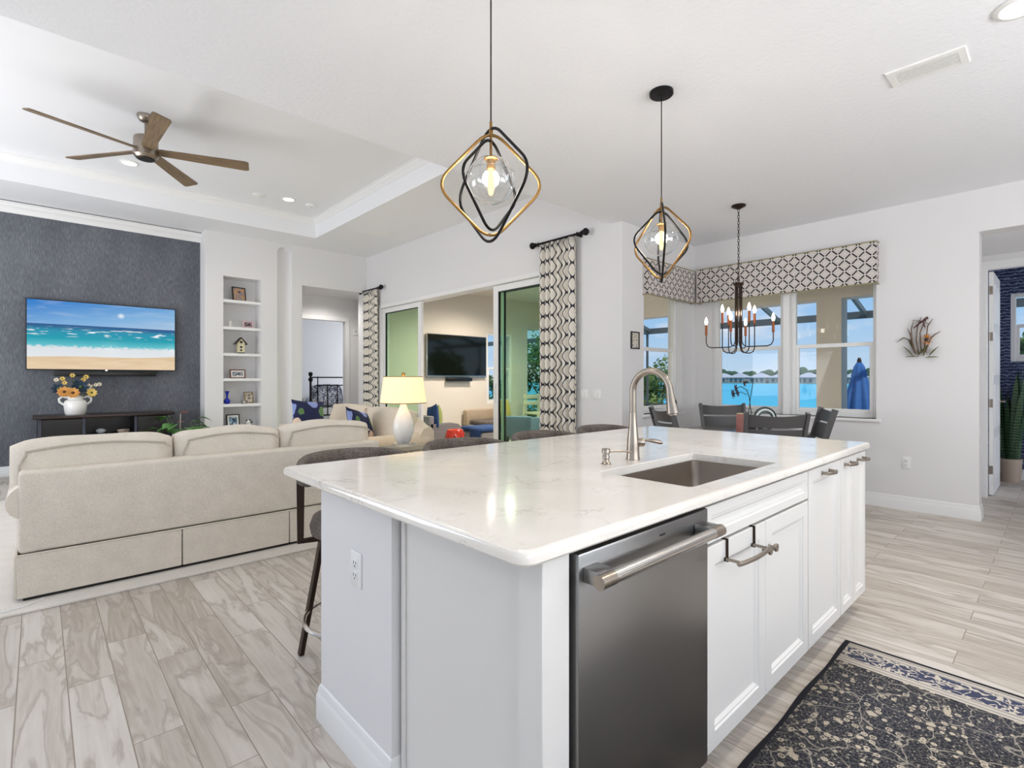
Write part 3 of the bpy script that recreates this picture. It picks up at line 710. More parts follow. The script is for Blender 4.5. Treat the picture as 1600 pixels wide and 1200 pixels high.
# kitchen runner
RX0, RX1, RY1, RY0 = -.6, 2.845, .715, -.62
b = B(); k = 60
b.sheet(lambda u, v: (RX0 + (RX1 - RX0) * u, RY0 + (RY1 - RY0) * v + .004 * sin(u * 40), .006), k, 6)
def ruv(i, p): return (RY1 - p[1], RX1 - p[0])
o = b.build('kitchen_runner', 'runner', uvfn=ruv, solid=.008); tag(o, 'navy and cream patterned runner rug on the floor in front of the sink cabinets', 'rug')
# ------------------------------------------------------------------ great room seating
b = B(); b.rbox(-2.2, 3.79, 0, 3.0, 7.4, .014, .005, 2)
tag(b.build('area_rug', fabric('pale_rug_pile', (222, 216, 207), 160, 10, .4)), 'large pale rug under the two cream sofas', 'rug')
so = thing('sofa', 'oatmeal linen three-cushion sofa seen from behind, nearest the kitchen', 'sofa', (1.02, 4.4, .014))
sx0, sx1, sy = -.095, 2.14, 3.955
B().rbox(sx0 + .01, sy, .28, sx1 - .01, sy + .16, .737, .022, 3).build('back_frame', 'sofa', so)
B().rbox(sx0 + .02, sy + .14, .2, sx1 - .02, sy + .86, .34, .02, 2).build('seat_base', 'sofa', so)
b = B()      # pleated skirt: long panels, a seam welt on top
for xa, xb in ((sx0 + .005, .692), (.698, 1.378), (1.384, sx1 - .005)): b.rbox(xa, sy - .006, .035, xb, sy + .012, .272, .004, 1)
b.rbox(sx0 - .008, sy + .01, .035, sx0 + .008, sy + .85, .272, .004, 1).rbox(sx1 - .008, sy + .01, .035, sx1 + .008, sy + .85, .272, .004, 1)
b.tube([(sx0, sy - .004, .276), (sx1, sy - .004, .276)], .005, 6)
b.build('skirt', 'sofa', so)
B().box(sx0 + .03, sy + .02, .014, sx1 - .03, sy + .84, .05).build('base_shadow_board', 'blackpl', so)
for i, (xa, xb, lo) in enumerate(((sx0 - .03, .672, 0), (.69, 1.375, .004), (1.388, 2.125, .01))):
    b = B(); zt = .88 + lo; zb = .45; k0 = len(b.v); n = 26; L = []
    # soft box cushion: rounded rectangle sections along x that close towards the ends
    for j in range(n + 1):
        t_ = j / n; e_ = min(t_, 1 - t_) * n / 3.2; sq = 1 if e_ >= 1 else (1 - (1 - e_) ** 2.2) ** .5
        sq = max(sq, .55); x = xa + (xb - xa) * t_; crown = .028 * sin(PI * t_) + .006 * sin(9 * t_ + i * 2)
        hz = (zt - zb) / 2 * (.82 + .18 * sq) + crown / 2; hy = .115 * sq
        L.append([(x, sy + .255 + yy + (zz) * .12, (zt + zb) / 2 + crown / 2 + zz) for yy, zz in [(px_, py_) for px_, py_ in rrect(-hy, hy, -hz, hz, .075 * sq, 4)]])
    cu = b.loops(L).build('back_cushion', 'sofa', so, ang=60)
    pts = []
    xa2, xb2 = xa + .04, xb - .018
    yw = sy + .146; zt2 = zt - .044
    pts = [(xa2, yw - .008, zb + .18), (xa2 + .002, yw, zt2 - .08), (xa2 + .03, yw + .010, zt2 - .015)] + [(xa2 + .03 + (xb2 - xa2 - .06) * q / 10, yw + .012, zt2 + .03 * sin(PI * q / 10)) for q in range(11)] + [(xb2, yw - .004, zt2 - .03)]
    B().tube(pts, .0065, 6).build('piping', M.setdefault('welt', fabric('linen_welt', (190, 181, 167), 330, 6)), cu)
for s_, x in ((-1, sx0), (1, sx1)):
    b = B(); xi = x - s_ * .17
    b.rbox(x, sy + .15, .25, xi, sy + .88, .56, .03, 2)
    b.tube([(x + s_ * .005 - s_ * .06, sy + .02, .565), (x + s_ * .005 - s_ * .06, sy + .90, .565)], .098, 20)
    b.build('arm', 'sofa', so)
for i in range(3):
    xa = sx0 + .17 + i * .632; B().rbox(xa, sy + .32, .33, xa + .625, sy + .93, .49, .05, 3, puff=.12).build('seat_cushion', 'sofa', so)
o = B().tube([(.02, 3.94, .017), (-.02, 3.90, .018), (-.06, 3.865, .018), (-.14, 3.85, .018), (-.3, 3.842, .018)], .0045, 8).build('power_cord', 'whitepl')
tag(o, 'thin white power cord on the pale rug at the near sofa corner', 'cord')

# second sofa against the sliders, facing left
ls = thing('sofa', 'cream camel-back sofa along the glass doors, behind the lamp, with navy pillows', 'sofa', (2.9, 6.15, .014))
ya, yb_ = 4.98, 7.42; X0 = 2.42; XB = 3.38
b = B(); n = 40; L = []
for j in range(n + 1):
    t_ = j / n; hump = .10 * (1 - abs(2 * abs(t_ - .5) - .5) * 2) if False else .075 * cos(4 * PI * (t_ - .25)) + .02
    e_ = min(1, min(t_, 1 - t_) * n / 3); zt = .80 + hump * e_ - .09 * (1 - e_); y = ya + (yb_ - ya) * t_
    L.append([(XB - .10 + u, y, z) for u, z in [(-.10, .3), (.09, .3), (.09, zt - .05), (.06, zt - .01), (.01, zt), (-.05, zt - .02), (-.10, zt - .10)]])
b.loops(L).build('back_frame', 'cream', ls, ang=60)
B().rbox(X0 + .05, ya + .1, .06, XB - .1, yb_ - .1, .33, .02, 2).build('seat_base', 'cream', ls)
for i in range(2):
    y0_ = ya + .16 + i * 1.065; cu = B().rbox(X0, y0_, .32, XB - .19, y0_ + 1.055, .49, .05, 3, puff=.12).build('seat_cushion', 'cream', ls)
    cu = B().rbox(-.09, -.5, 0, .09, .5, .44, .06, 3, Matrix.Translation((XB - .245, y0_ + .53, .46)) @ Matrix.Rotation(R(10), 4, 'Y'), puff=.25).build('back_cushion', 'cream', ls)
for y in (ya + .08, yb_ - .08):
    b = B(); b.rbox(X0 + .06, y - .07, .06, XB - .02, y + .07, .52, .03, 2); b.tube([(X0 + .02, y, .55), (XB - .05, y, .56)], .09, 18); b.build('arm', 'cream', ls)
for x in (X0 + .1, XB - .12):
    for y in (ya + .15, yb_ - .15): B().cyl((x, y, .015), (x, y, .07), .02, .028, 10).build('leg', 'darkw', ls)
def floral():
    m, t, o = mat_new('navy_floral_print'); co = obj_co(t)
    v = nd(t, 'TexVoronoi', None, Vector=co, Scale=6.5, Randomness=.9); wb = noise(t, co, 16, 2); r_ = nd(t, 'SeparateColor', None, i0=v.outputs[1]).outputs[0]
    d = mth(t, 'ADD', v.outputs[0], mth(t, 'MULTIPLY', wb, .3)); fl = mth(t, 'LESS_THAN', d, .58)
    big = mixc(t, mth(t, 'GREATER_THAN', r_, .55), lin((136, 152, 204)), lin((226, 200, 178)))
    big = mixc(t, mth(t, 'LESS_THAN', r_, .12), big, lin((92, 128, 80)))
    c = mixc(t, fl, lin((27, 34, 72)), big); bsdf(t, o, c, .9); return m
M['floral'] = floral()
def cushion(name, label, c, w, h, th, rot, mat, cat='pillow', group=None):
    b = B()
    def top(u, v, s_):
        x, y = (u * 2 - 1), (v * 2 - 1); k = (1 - abs(x) ** 2.6) * (1 - abs(y) ** 2.6); pin = 1 - .07 * (1 - abs(x) ** 2) * abs(y) ** 3 ; pin2 = 1 - .07 * (1 - abs(y) ** 2) * abs(x) ** 3
        return (x * w / 2 * pin2, s_ * th / 2 * max(k, 0) ** .55, y * h / 2 * pin)
    b.sheet(lambda u, v: top(u, v, 1), 16, 16).sheet(lambda u, v: top(u, v, -1), 16, 16)
    o = b.build(name, mat, None, True, ang=80); o.location = c; o.rotation_euler = tuple(R(a) for a in rot)
    return tag(o, label, cat, group)
cushion('throw_pillow', 'navy floral throw pillow leaning in the left corner of the far cream sofa', (2.60, 6.75, .765), .46, .44, .17, (-14, 6, 8), 'floral')
cushion('throw_pillow', 'blue floral throw pillow lying low beside the lamp on the far cream sofa', (2.84, 5.75, .69), .46, .44, .16, (-24, 14, 30), 'floral')
# lamp on a glass end table
et = thing('end_table', 'glass-topped end table under the table lamp, right of the near sofa', 'end table', (2.62, 4.42, .014))
B().rbox(2.38, 4.18, .592, 2.88, 4.66, .604, .004, 2).build('glass_top', 'winglass', et)
for x, y in ((2.41, 4.21), (2.85, 4.21), (2.41, 4.63), (2.85, 4.63)): B().cyl((x, y, .014), (x, y, .592), .012).build('leg', 'nickel', et)
B().rbox(2.4, 4.2, .575, 2.86, 4.64, .591, .004, 1).build('top_rim', 'nickel', et)
lm = thing('table_lamp', 'white ceramic gourd table lamp with lit cream drum shade and ball finial', 'lamp', (2.62, 4.4, .604))
lx, ly = 2.62, 4.40
B().rbox(lx - .085, ly - .085, .605, lx + .085, ly + .085, .635, .006, 2).build('acrylic_base', 'clearglass', lm)
B().lathe([(0, 0), (.055, 0), (.075, .03), (.098, .10), (.104, .15), (.096, .21), (.07, .28), (.042, .34), (.026, .385), (.02, .41), (.022, .415), (.018, .43), (0, .43)], (lx, ly, .636), 36).build('body', 'white', lm)
def shade():
    m, t, o = mat_new('lit_linen_shade'); tr = nd(t, 'BsdfTranslucent', None, Color=lin((255, 240, 218))); df = nd(t, 'BsdfDiffuse', None, Color=lin((240, 226, 200)))
    em = nd(t, 'Emission', None, Color=lin((255, 220, 178)), Strength=.42); a = nd(t, 'MixShader', None, i0=.5, i1=tr.outputs[0], i2=df.outputs[0]); s = nd(t, 'AddShader', None, i0=a.outputs[0], i1=em.outputs[0]); t.links.new(s.outputs[0], o.inputs[0]); return m
M['shade'] = shade()
b = B(); L = []
for r_, z in ((.222, 1.030), (.186, 1.284), (.183, 1.284), (.219, 1.030)): L.append([(lx + r_ * cos(2 * PI * k / 40), ly + r_ * sin(2 * PI * k / 40), z) for k in range(40)])
L.append(L[0]); shd = b.loops(L, False, False).build('lamp_shade', 'shade', lm)
TAPE = fabric('shade_trim_tape', (160, 134, 100), 200, 5, .1)
for r_, z in ((.222, 1.030), (.186, 1.284)): B().tube([(lx + r_ * cos(2 * PI * k / 40), ly + r_ * sin(2 * PI * k / 40), z) for k in range(40)], .004, 6, True).build('shade_trim', TAPE, shd)
B().lathe([(0, 0), (.006, 0), (.006, .22), (.003, .225), (.003, .235), (.016, .245), (.02, .258), (.016, .272), (0, .278)], (lx, ly, 1.05), 16).build('finial', 'gold', lm)
B().ball((lx, ly, 1.14), .032, 14, 10).build('bulb', M['bulb'], lm)
light('table_lamp_light', 'POINT', (lx, ly, 1.16), 6, (255, 222, 175), shadow_soft_size=.05)

# ------------------------------------------------------------------ television wall
tv = thing('television', 'large wall-mounted television showing a beach scene on the blue gray wall', 'television', (.705, YT - .04, 1.38))
def beach():
    m, t, o = mat_new('beach_on_screen'); s = nd(t, 'SeparateXYZ', None, i0=nd(t, 'TexCoord').outputs['UV']); u, v = s.outputs[0], s.outputs[1]
    co = nd(t, 'CombineXYZ', None, i0=mth(t, 'MULTIPLY', u, 1.78), i1=v, i2=0.0).outputs[0]
    st = nd(t, 'Mapping', None, i0=co, Scale=(1.4, 9, 1)).outputs[0]; n = noise(t, st, 1.6, 4, .55, .3)
    sky = ramp(t, mth(t, 'SUBTRACT', v, mth(t, 'MULTIPLY', u, .35)), [(.35, (164, 196, 226)), (.55, (128, 180, 226)), (1.0, (20, 120, 206))])
    wisp = nd(t, 'MapRange', None, i0=n, i1=.5, i2=.8).outputs[0]; sky = mixc(t, mth(t, 'MULTIPLY', wisp, .3), sky, lin((220, 232, 242)))
    dx = mth(t, 'SUBTRACT', u, .60); dy = mth(t, 'MULTIPLY', mth(t, 'SUBTRACT', v, .83), .6); rr = mth(t, 'SQRT', mth(t, 'ADD', mth(t, 'MULTIPLY', dx, dx), mth(t, 'MULTIPLY', dy, dy)))
    sky = mixc(t, nd(t, 'MapRange', None, i0=rr, i1=.03, i2=.0).outputs[0], sky, lin((240, 250, 255)))
    n2 = noise(t, nd(t, 'Mapping', None, i0=co, Scale=(2.2, 14, 1)).outputs[0], 2.2, 4)
    sea = ramp(t, v, [(.36, (96, 196, 208)), (.46, (22, 160, 180)), (.57, (24, 146, 178)), (.62, (22, 96, 146)), (.66, (22, 80, 140))])
    wv = mth(t, 'MULTIPLY', nd(t, 'MapRange', None, i0=n2, i1=.56, i2=.62).outputs[0], nd(t, 'MapRange', None, i0=mth(t, 'ABSOLUTE', mth(t, 'SUBTRACT', v, .55)), i1=.08, i2=.03).outputs[0])
    sea = mixc(t, wv, sea, lin((240, 248, 250)))
    n3 = noise(t, nd(t, 'Mapping', None, i0=co, Scale=(7, 16, 1)).outputs[0], 2.6, 5, .65)
    fm = mth(t, 'ADD', mth(t, 'SUBTRACT', n3, .5), nd(t, 'MapRange', None, i0=v, i1=.40, i2=.28, i3=-.3, i4=.5).outputs[0])
    sea = mixc(t, nd(t, 'MapRange', None, i0=fm, i1=-.02, i2=.18).outputs[0], sea, lin((226, 232, 236)))
    edge = mth(t, 'ADD', .185, mth(t, 'ADD', mth(t, 'MULTIPLY', mth(t, 'SINE', mth(t, 'MULTIPLY', u, 6.0)), .012), mth(t, 'MULTIPLY', mth(t, 'MULTIPLY', u, u), .05)))
    sand = ramp(t, n, [(.3, (214, 182, 140)), (.7, (228, 202, 164))])
    c = mixc(t, mth(t, 'LESS_THAN', v, edge), sea, sand); c = mixc(t, mth(t, 'GREATER_THAN', v, .655), c, sky)
    e_ = nd(t, 'Emission', None, Color=c, Strength=.92); g = nd(t, 'BsdfGlossy', None, Roughness=.1, Color=(.02, .02, .02, 1)); a = nd(t, 'AddShader', None, i0=e_.outputs[0], i1=g.outputs[0]); t.links.new(a.outputs[0], o.inputs[0]); return m
M['beach'] = beach()
tx0, tx1, tz0, tz1, ty = -.127, 1.537, 1.383, 2.328, YT - .075
B().rbox(tx0, ty, tz0, tx1, ty + .04, tz1, .004, 1).build('bezel', 'blackpl', tv)
B().add([(tx0 + .012, ty - .001, tz0 + .014), (tx1 - .012, ty - .001, tz0 + .014), (tx1 - .012, ty - .001, tz1 - .012), (tx0 + .012, ty - .001, tz1 - .012)], [(0, 1, 2, 3)]).build('screen', 'beach', tv, smooth=False, uvfn=lambda i, p: ((p[0] - tx0) / (tx1 - tx0), (p[2] - tz0) / (tz1 - tz0)))
B().box(.4, ty + .04, 1.6, 1.0, YT, 2.1).build('wall_mount', 'blackpl', tv)
B().rbox(.69, ty - .006, tz0 - .008, .72, ty + .02, tz0 + .012, .003, 1).build('logo_foot', 'steelh', tv)
tag(B().rbox(.15, YT - .115, 1.303, 1.285, YT, 1.372, .008, 2).build('soundbar', 'blackpl'), 'long black soundbar on the wall right under the beach television', 'soundbar')
mc = thing('media_console', 'espresso media console under the television, with open center shelves', 'cabinet', (.70, 8.95, 0))
ka, kb, kf, kk, kz = -.02, 1.40, 8.72, 9.26, .79
B().rbox(ka - .04, kf - .03, kz - .035, kb + .04, kk, kz, .006, 2).build('top', plain('brown_stained_top', (42, 27, 23), .3), mc)
b = B().box(ka, kf, .08, ka + .03, kk, kz - .035).box(kb - .03, kf, .08, kb, kk, kz - .035).box(ka, kk - .02, .08, kb, kk, kz - .035).box(ka, kf, .08, kb, kk, .12).box(.42, kf + .01, .1, .45, kk, kz - .035).box(.97, kf + .01, .1, 1.0, kk, kz - .035).box(.45, kf + .02, .49, .97, kk, .51)
b.build('case', 'darkw', mc)
for xa, xb in ((ka + .03, .42), (1.0, kb - .03)):
    d = B().rbox(xa + .003, kf, .125, xb - .003, kf + .02, kz - .045, .003, 1).build('door', 'darkw', mc)
    B().cyl((xa + .03 if xa > .5 else xb - .03, kf - .02, .38), (xa + .03 if xa > .5 else xb - .03, kf - .02, .5), .006, n=8).build('door_handle', 'steelh', d)
for x in (ka + .03, .435, .985, kb - .03): B().rbox(x - .018, kf - .012, .0, x + .018, kf + .02, kz - .036, .006, 2).build('post', plain('navy_black_post', (34, 36, 52), .25), mc)
sh = B(); sh.lathe([(0, 0), (.05, 0), (.055, .01), (.03, .014), (0, .012)], (.62, 8.9, .512), 20).ball((.62, 8.9, .56), (.055, .025, .035), 12, 8)
tag(sh.build('glass_shell', plain('pearly_glass', (190, 200, 205), .15)), 'small pearly shell ornament on the left of the console center shelf', 'ornament')
b = B().tube([(.80, 8.9, .55), (.86, 8.88, .553), (.93, 8.9, .55)], [.014, .02, .012], 8).rbox(.81, 8.87, .512, .92, 8.92, .535, .004, 1)
tag(b.build('driftwood_ornament', plain('pale_driftwood', (196, 178, 158), .6, 0, 20, .3)), 'small pale driftwood ornament on the right of the console center shelf', 'ornament')

# pitcher with flowers
vx, vy, vz = .36, 8.98, .79
vp = thing('pitcher', 'white two-handled ceramic pitcher with flowers on the media console', 'vase', (vx, vy, vz))
B().lathe([(0, 0), (.10, 0), (.108, .01), (.118, .08), (.122, .15), (.108, .185), (.082, .20), (.078, .225), (.088, .245), (.08, .245), (.07, .225), (.07, .19), (0, .17)], (vx, vy, vz), 32).build('body', 'white', vp)
for s_ in (-1, 1):
    B().tube([(vx + s_ * .08, vy, vz + .225), (vx + s_ * .13, vy, vz + .24), (vx + s_ * .165, vy, vz + .21), (vx + s_ * .16, vy, vz + .17), (vx + s_ * .115, vy, vz + .13)], .014, 10).build('handle', 'white', vp)
fo = thing('flower_bouquet', 'orange, yellow and blue flowers standing in the white pitcher', 'flowers', (vx, vy, vz + .2))
def petal_flower(b, c, r, n=9, tilt=(0, 0), cup=.3):
    mt = Matrix.Translation(c) @ Euler((R(tilt[0]), R(tilt[1]), 0)).to_matrix().to_4x4()
    for ring in range(2):
        for k in range(n):
            a = 2 * PI * (k + ring * .5) / n; rr = r * (1 - .3 * ring)
            q = []
            for t_, w in ((.12, .1), (.45, .26), (.8, .24), (1, .05)):
                for s_ in (-1, 1):
                    u, v = rr * t_, s_ * rr * w; q.append(mt @ Vector((u * cos(a) - v * sin(a), u * sin(a) + v * cos(a), rr * cup * t_ ** 2 + ring * .3 * rr * t_)))
            b.add(q, [(0, 2, 3, 1), (2, 4, 5, 3), (4, 6, 7, 5)])
YEL = plain('yellow_petals', (232, 200, 110), .6); ORA = plain('orange_petals', (218, 160, 84), .6); BLP = plain('dark_blue_petals', (26, 52, 72), .6); WHP = plain('white_petals', (236, 226, 206), .6)
fs = [(-.115, -.06, .30, .075, ORA, 10), (-.03, -.10, .285, .075, ORA, 10), (.165, -.06, .285, .06, YEL, 9), (.05, -.03, .36, .095, BLP, 8), (.02, .04, .40, .06, BLP, 7), (-.17, .0, .34, .075, BLP, 7)]
fs += [(-.19, .03, .46, .03, WHP, 6), (-.13, .0, .475, .032, YEL, 6), (-.11, -.03, .42, .03, YEL, 6), (-.03, .03, .52, .032, YEL, 6), (.11, .02, .50, .034, YEL, 6), (.08, .0, .46, .03, YEL, 6), (.14, .02, .36, .05, WHP, 7), (.21, .0, .39, .028, WHP, 6), (.25, .02, .40, .03, WHP, 6)]
for dx, dy, dz, r_, mt_, n_ in fs:
    c = (vx + dx, vy + dy, vz + dz)
    b = B(); petal_flower(b, c, r_, n_, (62 + dz * 20, dx * 120)); bl = b.build('blossom', mt_, fo)
    B().ball((c[0], c[1] - r_ * .16, c[2] + r_ * .08), r_ * .24, 8, 6).build('flower_center', plain('flower_center', (92, 56, 34), .8) if mt_ is ORA else 'stem', bl)
b = B()
for dx, dy, dz, r_, mt_, n_ in fs: b.tube([(vx + dx * .2, vy + dy * .2, vz + .20), (vx + dx * .6, vy + dy * .6, vz + .2 + (dz - .2) * .6), (vx + dx, vy + dy, vz + dz)], .0035, 5)
b.build('stems', 'stem', fo)
def leaf(b, base, d, ln, w, bend=.3, mt=None):
    d = Vector(d).normalized(); side = d.cross(Vector((0, 0, 1)));
    side = side.normalized() if side.length > .01 else Vector((1, 0, 0)); nrm = side.cross(d); q = []
    for t_, ww in ((0, .05), (.25, .8), (.5, 1), (.75, .7), (1, .03)):
        c = Vector(base) + d * ln * t_ - nrm * 0 + Vector((0, 0, -bend * ln * t_ * t_))
        q += [c - side * w * ww / 2 + nrm * w * .12 * ww, c, c + side * w * ww / 2 + nrm * w * .12 * ww]
    b.add(q, [f for i in range(4) for f in ((3 * i, 3 * i + 3, 3 * i + 4, 3 * i + 1), (3 * i + 1, 3 * i + 4, 3 * i + 5, 3 * i + 2))])
# anthurium on the floor by the console
ax_, ay_ = 1.45, 8.36
an = thing('anthurium_plant', 'potted anthurium with a red flower beside the media console', 'plant', (ax_, ay_, 0))
B().lathe([(0, 0), (.10, 0), (.13, .25), (.14, .26), (.13, .27), (.115, .26), (0, .24)], (ax_, ay_, 0)).build('pot', 'white', an)
b = B(); bs = B()
for k in range(16):
    a = 2 * PI * k / 16 + random.random() * .4; rr = .10 + .22 * random.random(); h = .52 + .22 * random.random()
    p = (ax_ + rr * cos(a), ay_ + rr * sin(a) * .7, h); bs.tube([(ax_, ay_, .24), (ax_ + rr * .5 * cos(a), ay_ + rr * .35 * sin(a), h * .75), p], .005, 5)
    leaf(b, p, (cos(a), sin(a), .15), .17, .15, .5)
b.build('leaves', plain('glossy_leaf', (74, 122, 52), .35, 0, 0, 0, 18), an); bs.build('stems', 'stem', an)
b = B(); p = (ax_ + .02, ay_ - .05, .80); leaf(b, (p[0] - .04, p[1], p[2] - .02), (1, -.2, .5), .12, .10, .3); b.build('red_spathe', plain('coral_red', (214, 96, 84), .3), an)
B().tube([(ax_, ay_, .25), (ax_ - .01, ay_ - .03, .6), (p[0] - .03, p[1], p[2] - .02)], .005, 6).build('flower_stem', plain('pale_stem', (196, 190, 170), .6), an)
b = B(); leaf(b, (ax_ - .06, ay_ - .08, .66), (.9, -.2, .4), .1, .08, .3); b.build('pink_spathe', plain('dusty_pink', (190, 128, 112), .4), an)

# ------------------------------------------------------------------ shelves and what stands on them
ZS = (.47, .865, 1.275, 1.675, 2.095, 2.525)
for i, z in enumerate(ZS[0:]):
    o = struct(B().rbox(nx0 - .002, YS + .004, z - .045, nx1 + .002, yb - .019, z, .002, 1), 'trim_shelf_%d' % (i + 1), 'trim')
def photo(kind, c1, c2, c3, s_=6):
    m, t, o = mat_new('photo_' + kind); co = nd(t, 'TexCoord').outputs['Generated']; n = noise(t, co, s_, 3, .6, .5)
    c = ramp(t, n, [(.36, c1), (.5, c2), (.64, c3)]); bsdf(t, o, c, .25); return m
def picture_frame(label, x, z, w, h, fcol, pm_, y=9.13, mat_w=0.0, rz=0, tilt=8, fw=.018, name='picture_frame', fmat=None):
    o = thing(name, label, 'picture frame', (x, y, z), R(rz), 'picture frames on the wall shelves')
    mtx = Matrix.Rotation(R(-tilt), 4, 'X'); b = B(); L = []
    for ins, d in ((0, .008), (0, -.008), (.003, -.010), (fw - .003, -.010), (fw, -.004)):
        L.append([(a, d, c_) for a, c_ in ((-w / 2 + ins, ins), (w / 2 - ins, ins), (w / 2 - ins, h - ins), (-w / 2 + ins, h - ins))])
    b.loops(L, True, True).xf(mtx).build('frame', fmat or plain('frame_paint', fcol, .35), o, True)
    iw, ih = w - 2 * fw, h - 2 * fw
    if mat_w: B().box(-iw / 2, -.0055, fw, iw / 2, -.0045, fw + ih).xf(mtx).build('mat_board', 'whitepl', o, True)
    g = mat_w; B().box(-iw / 2 + g, -.0065, fw + g, iw / 2 - g, -.0050, fw + ih - g).xf(mtx).build('photo', pm_, o, True)
    b = B(); b.add([(-.02, .008, h * .7), (.02, .008, h * .7), (.02, .075, 0), (-.02, .075, 0)], [(0, 1, 2, 3)]).build('easel_back', 'blackpl', o, True, solid=.003)
    return o
picture_frame('black frame with an orange and blue photo, on the top shelf of the niche', 2.40, 2.525, .215, .235, (24, 22, 24), photo('sunset', (120, 130, 150), (196, 148, 92), (134, 142, 156), 3), rz=12)
picture_frame('pink ruffled frame with a dark photo, on the second shelf from the top', 2.53, 2.095, .17, .125, (205, 176, 180), photo('night', (50, 24, 34), (64, 34, 42), (196, 190, 190), 4), rz=6, fw=.03)
picture_frame('brown wooden frame with a pair of white birds, on the fourth niche shelf', 2.375, 1.275, .235, .145, (112, 66, 40), photo('birds', (40, 42, 50), (120, 126, 134), (226, 224, 220), 4), mat_w=.02, rz=4, fmat=plain('walnut_frame', (118, 72, 44), .35))
picture_frame('tan frame with a dark leaf print, on the fifth niche shelf', 2.545, .865, .145, .19, (150, 128, 100), photo('leaf', (52, 50, 48), (196, 188, 170), (224, 216, 198), 4), rz=10, tilt=10)
picture_frame('tiny black photo frame in front of the tan frame, on the fifth niche shelf', 2.45, .865, .065, .052, (40, 38, 36), photo('tiny', (40, 36, 34), (200, 190, 180), (230, 226, 220), 4), y=9.06, fw=.008)
picture_frame('large black frame with a white mat, on the lowest visible niche shelf', 2.31, .47, .205, .225, (20, 20, 22), photo('seabird', (30, 40, 54), (96, 138, 176), (226, 230, 232), 3), mat_w=.025, rz=8)
cd = thing('candle_holder', 'white candle in a clear dish, left on the second shelf from the top', 'candle', (2.26, 9.12, 2.095))
B().lathe([(0, 0), (.04, 0), (.045, .012), (.02, .016), (0, .016)], (2.26, 9.12, 2.095), 20).build('dish', 'white', cd); B().lathe([(0, 0), (.022, 0), (.022, .085), (0, .088)], (2.26, 9.12, 2.111), 18).build('candle', 'white', cd)
bh = thing('birdhouse', 'cream and black painted birdhouse on the third niche shelf', 'birdhouse', (2.41, 9.12, 1.675)); bx_, by_, bz_ = 2.41, 9.12, 1.675
CRM = plain('cream_paint', (214, 206, 172), .6)
B().rbox(bx_ - .055, by_ - .05, bz_ + .015, bx_ + .055, by_ + .05, bz_ + .16, .003, 1).prism([(bx_ - .065, bz_ + .16), (bx_ + .065, bz_ + .16), (bx_, bz_ + .25)], 'y', by_ - .05, by_ + .05).build('house', CRM, bh)
b = B()
for s_ in (-1, 1): b.prism([(bx_, bz_ + .265), (bx_, bz_ + .248), (bx_ + s_ * .085, bz_ + .145), (bx_ + s_ * .09, bz_ + .158)], 'y', by_ - .07, by_ + .06)
b.build('roof', plain('mossy_black_roof', (46, 46, 38), .8), bh)
b = B().rbox(bx_ - .05, by_ - .065, bz_, bx_ + .05, by_ + .05, bz_ + .018, .003, 1)
mm = Matrix.Rotation(R(90), 4, 'X'); b.lathe([(0, 0), (.02, 0), (.02, .004), (0, .004)], (bx_, by_ - .049, bz_ + .185), 16, mm).lathe([(0, 0), (.018, 0), (.018, .004), (0, .004)], (bx_ - .002, by_ - .049, bz_ + .105), 16, mm).lathe([(0, 0), (.016, 0), (.016, .004), (0, .004)], (bx_ - .002, by_ - .049, bz_ + .055), 16, mm)
b.build('openings', 'blackpl', bh)
bv = B().lathe([(0, 0), (.03, 0), (.046, .025), (.05, .045), (.038, .07), (.018, .09), (.014, .12), (.02, .185), (.036, .205), (.032, .205), (.012, .12), (0, .1)], (2.215, 9.12, .865), 28)
tag(bv.build('bud_vase', plain('cobalt_glass', (28, 48, 178), .08)), 'cobalt blue glass bud vase at the left of the fifth niche shelf', 'vase')
pd = thing('panda_figurine', 'small black and white bear figurine beside the lowest black frame', 'figurine', (2.53, 9.1, .47)); px_, py_, pz_ = 2.53, 9.1, .47
B().ball((px_, py_, pz_ + .038), (.042, .036, .038), 14, 10).ball((px_ - .01, py_ - .01, pz_ + .09), (.034, .03, .03), 14, 10).build('body', 'white', pd)
b = B()
for dx, dz, rr in ((-.035, .118, .014), (.016, .118, .014), (.04, .085, .016), (-.036, .02, .018), (.03, .018, .02), (0, .015, .02)): b.ball((px_ + dx, py_ - .014, pz_ + dz), rr, 10, 6)
b.build('black_patches', 'blackpl', pd)
# ------------------------------------------------------------------ ceiling fixtures
cf = thing('ceiling_fan', 'five-blade ceiling fan with weathered wood blades and brushed nickel motor', 'ceiling fan', (.777, 6.165, ZT))
ux, uy = .777, 6.165
B().lathe([(0, 0), (.075, 0), (.075, -.02), (.055, -.055), (.025, -.07), (0, -.07)], (ux, uy, ZT)).build('canopy', 'nickel', cf)
B().cyl((ux, uy, ZT - .06), (ux, uy, 3.62), .013).build('downrod', 'nickel', cf)
B().lathe([(0, .145), (.05, .145), (.098, .12), (.104, .10), (.104, .0), (.100, -.004), (.100, -.014), (.106, -.018), (.106, -.06), (.085, -.085), (.06, -.09), (0, -.09)], (ux, uy, 3.52), 36).build('motor_housing', 'nickel', cf)
B().lathe([(0, 0), (.082, 0), (.07, -.012), (0, -.014)], (ux, uy, 3.438), 32).build('bottom_cap', 'bronze', cf)
def bladewood():
    m, t, o = mat_new('weathered_fan_wood'); co = obj_co(t, (2.5, 30, 30)); n = noise(t, co, 2, 5, .6)
    bsdf(t, o, ramp(t, n, [(.3, (94, 78, 58)), (.7, (140, 118, 90))]), .5, 0, bump(t, n, .2, .002)); return m
M['blade'] = bladewood()
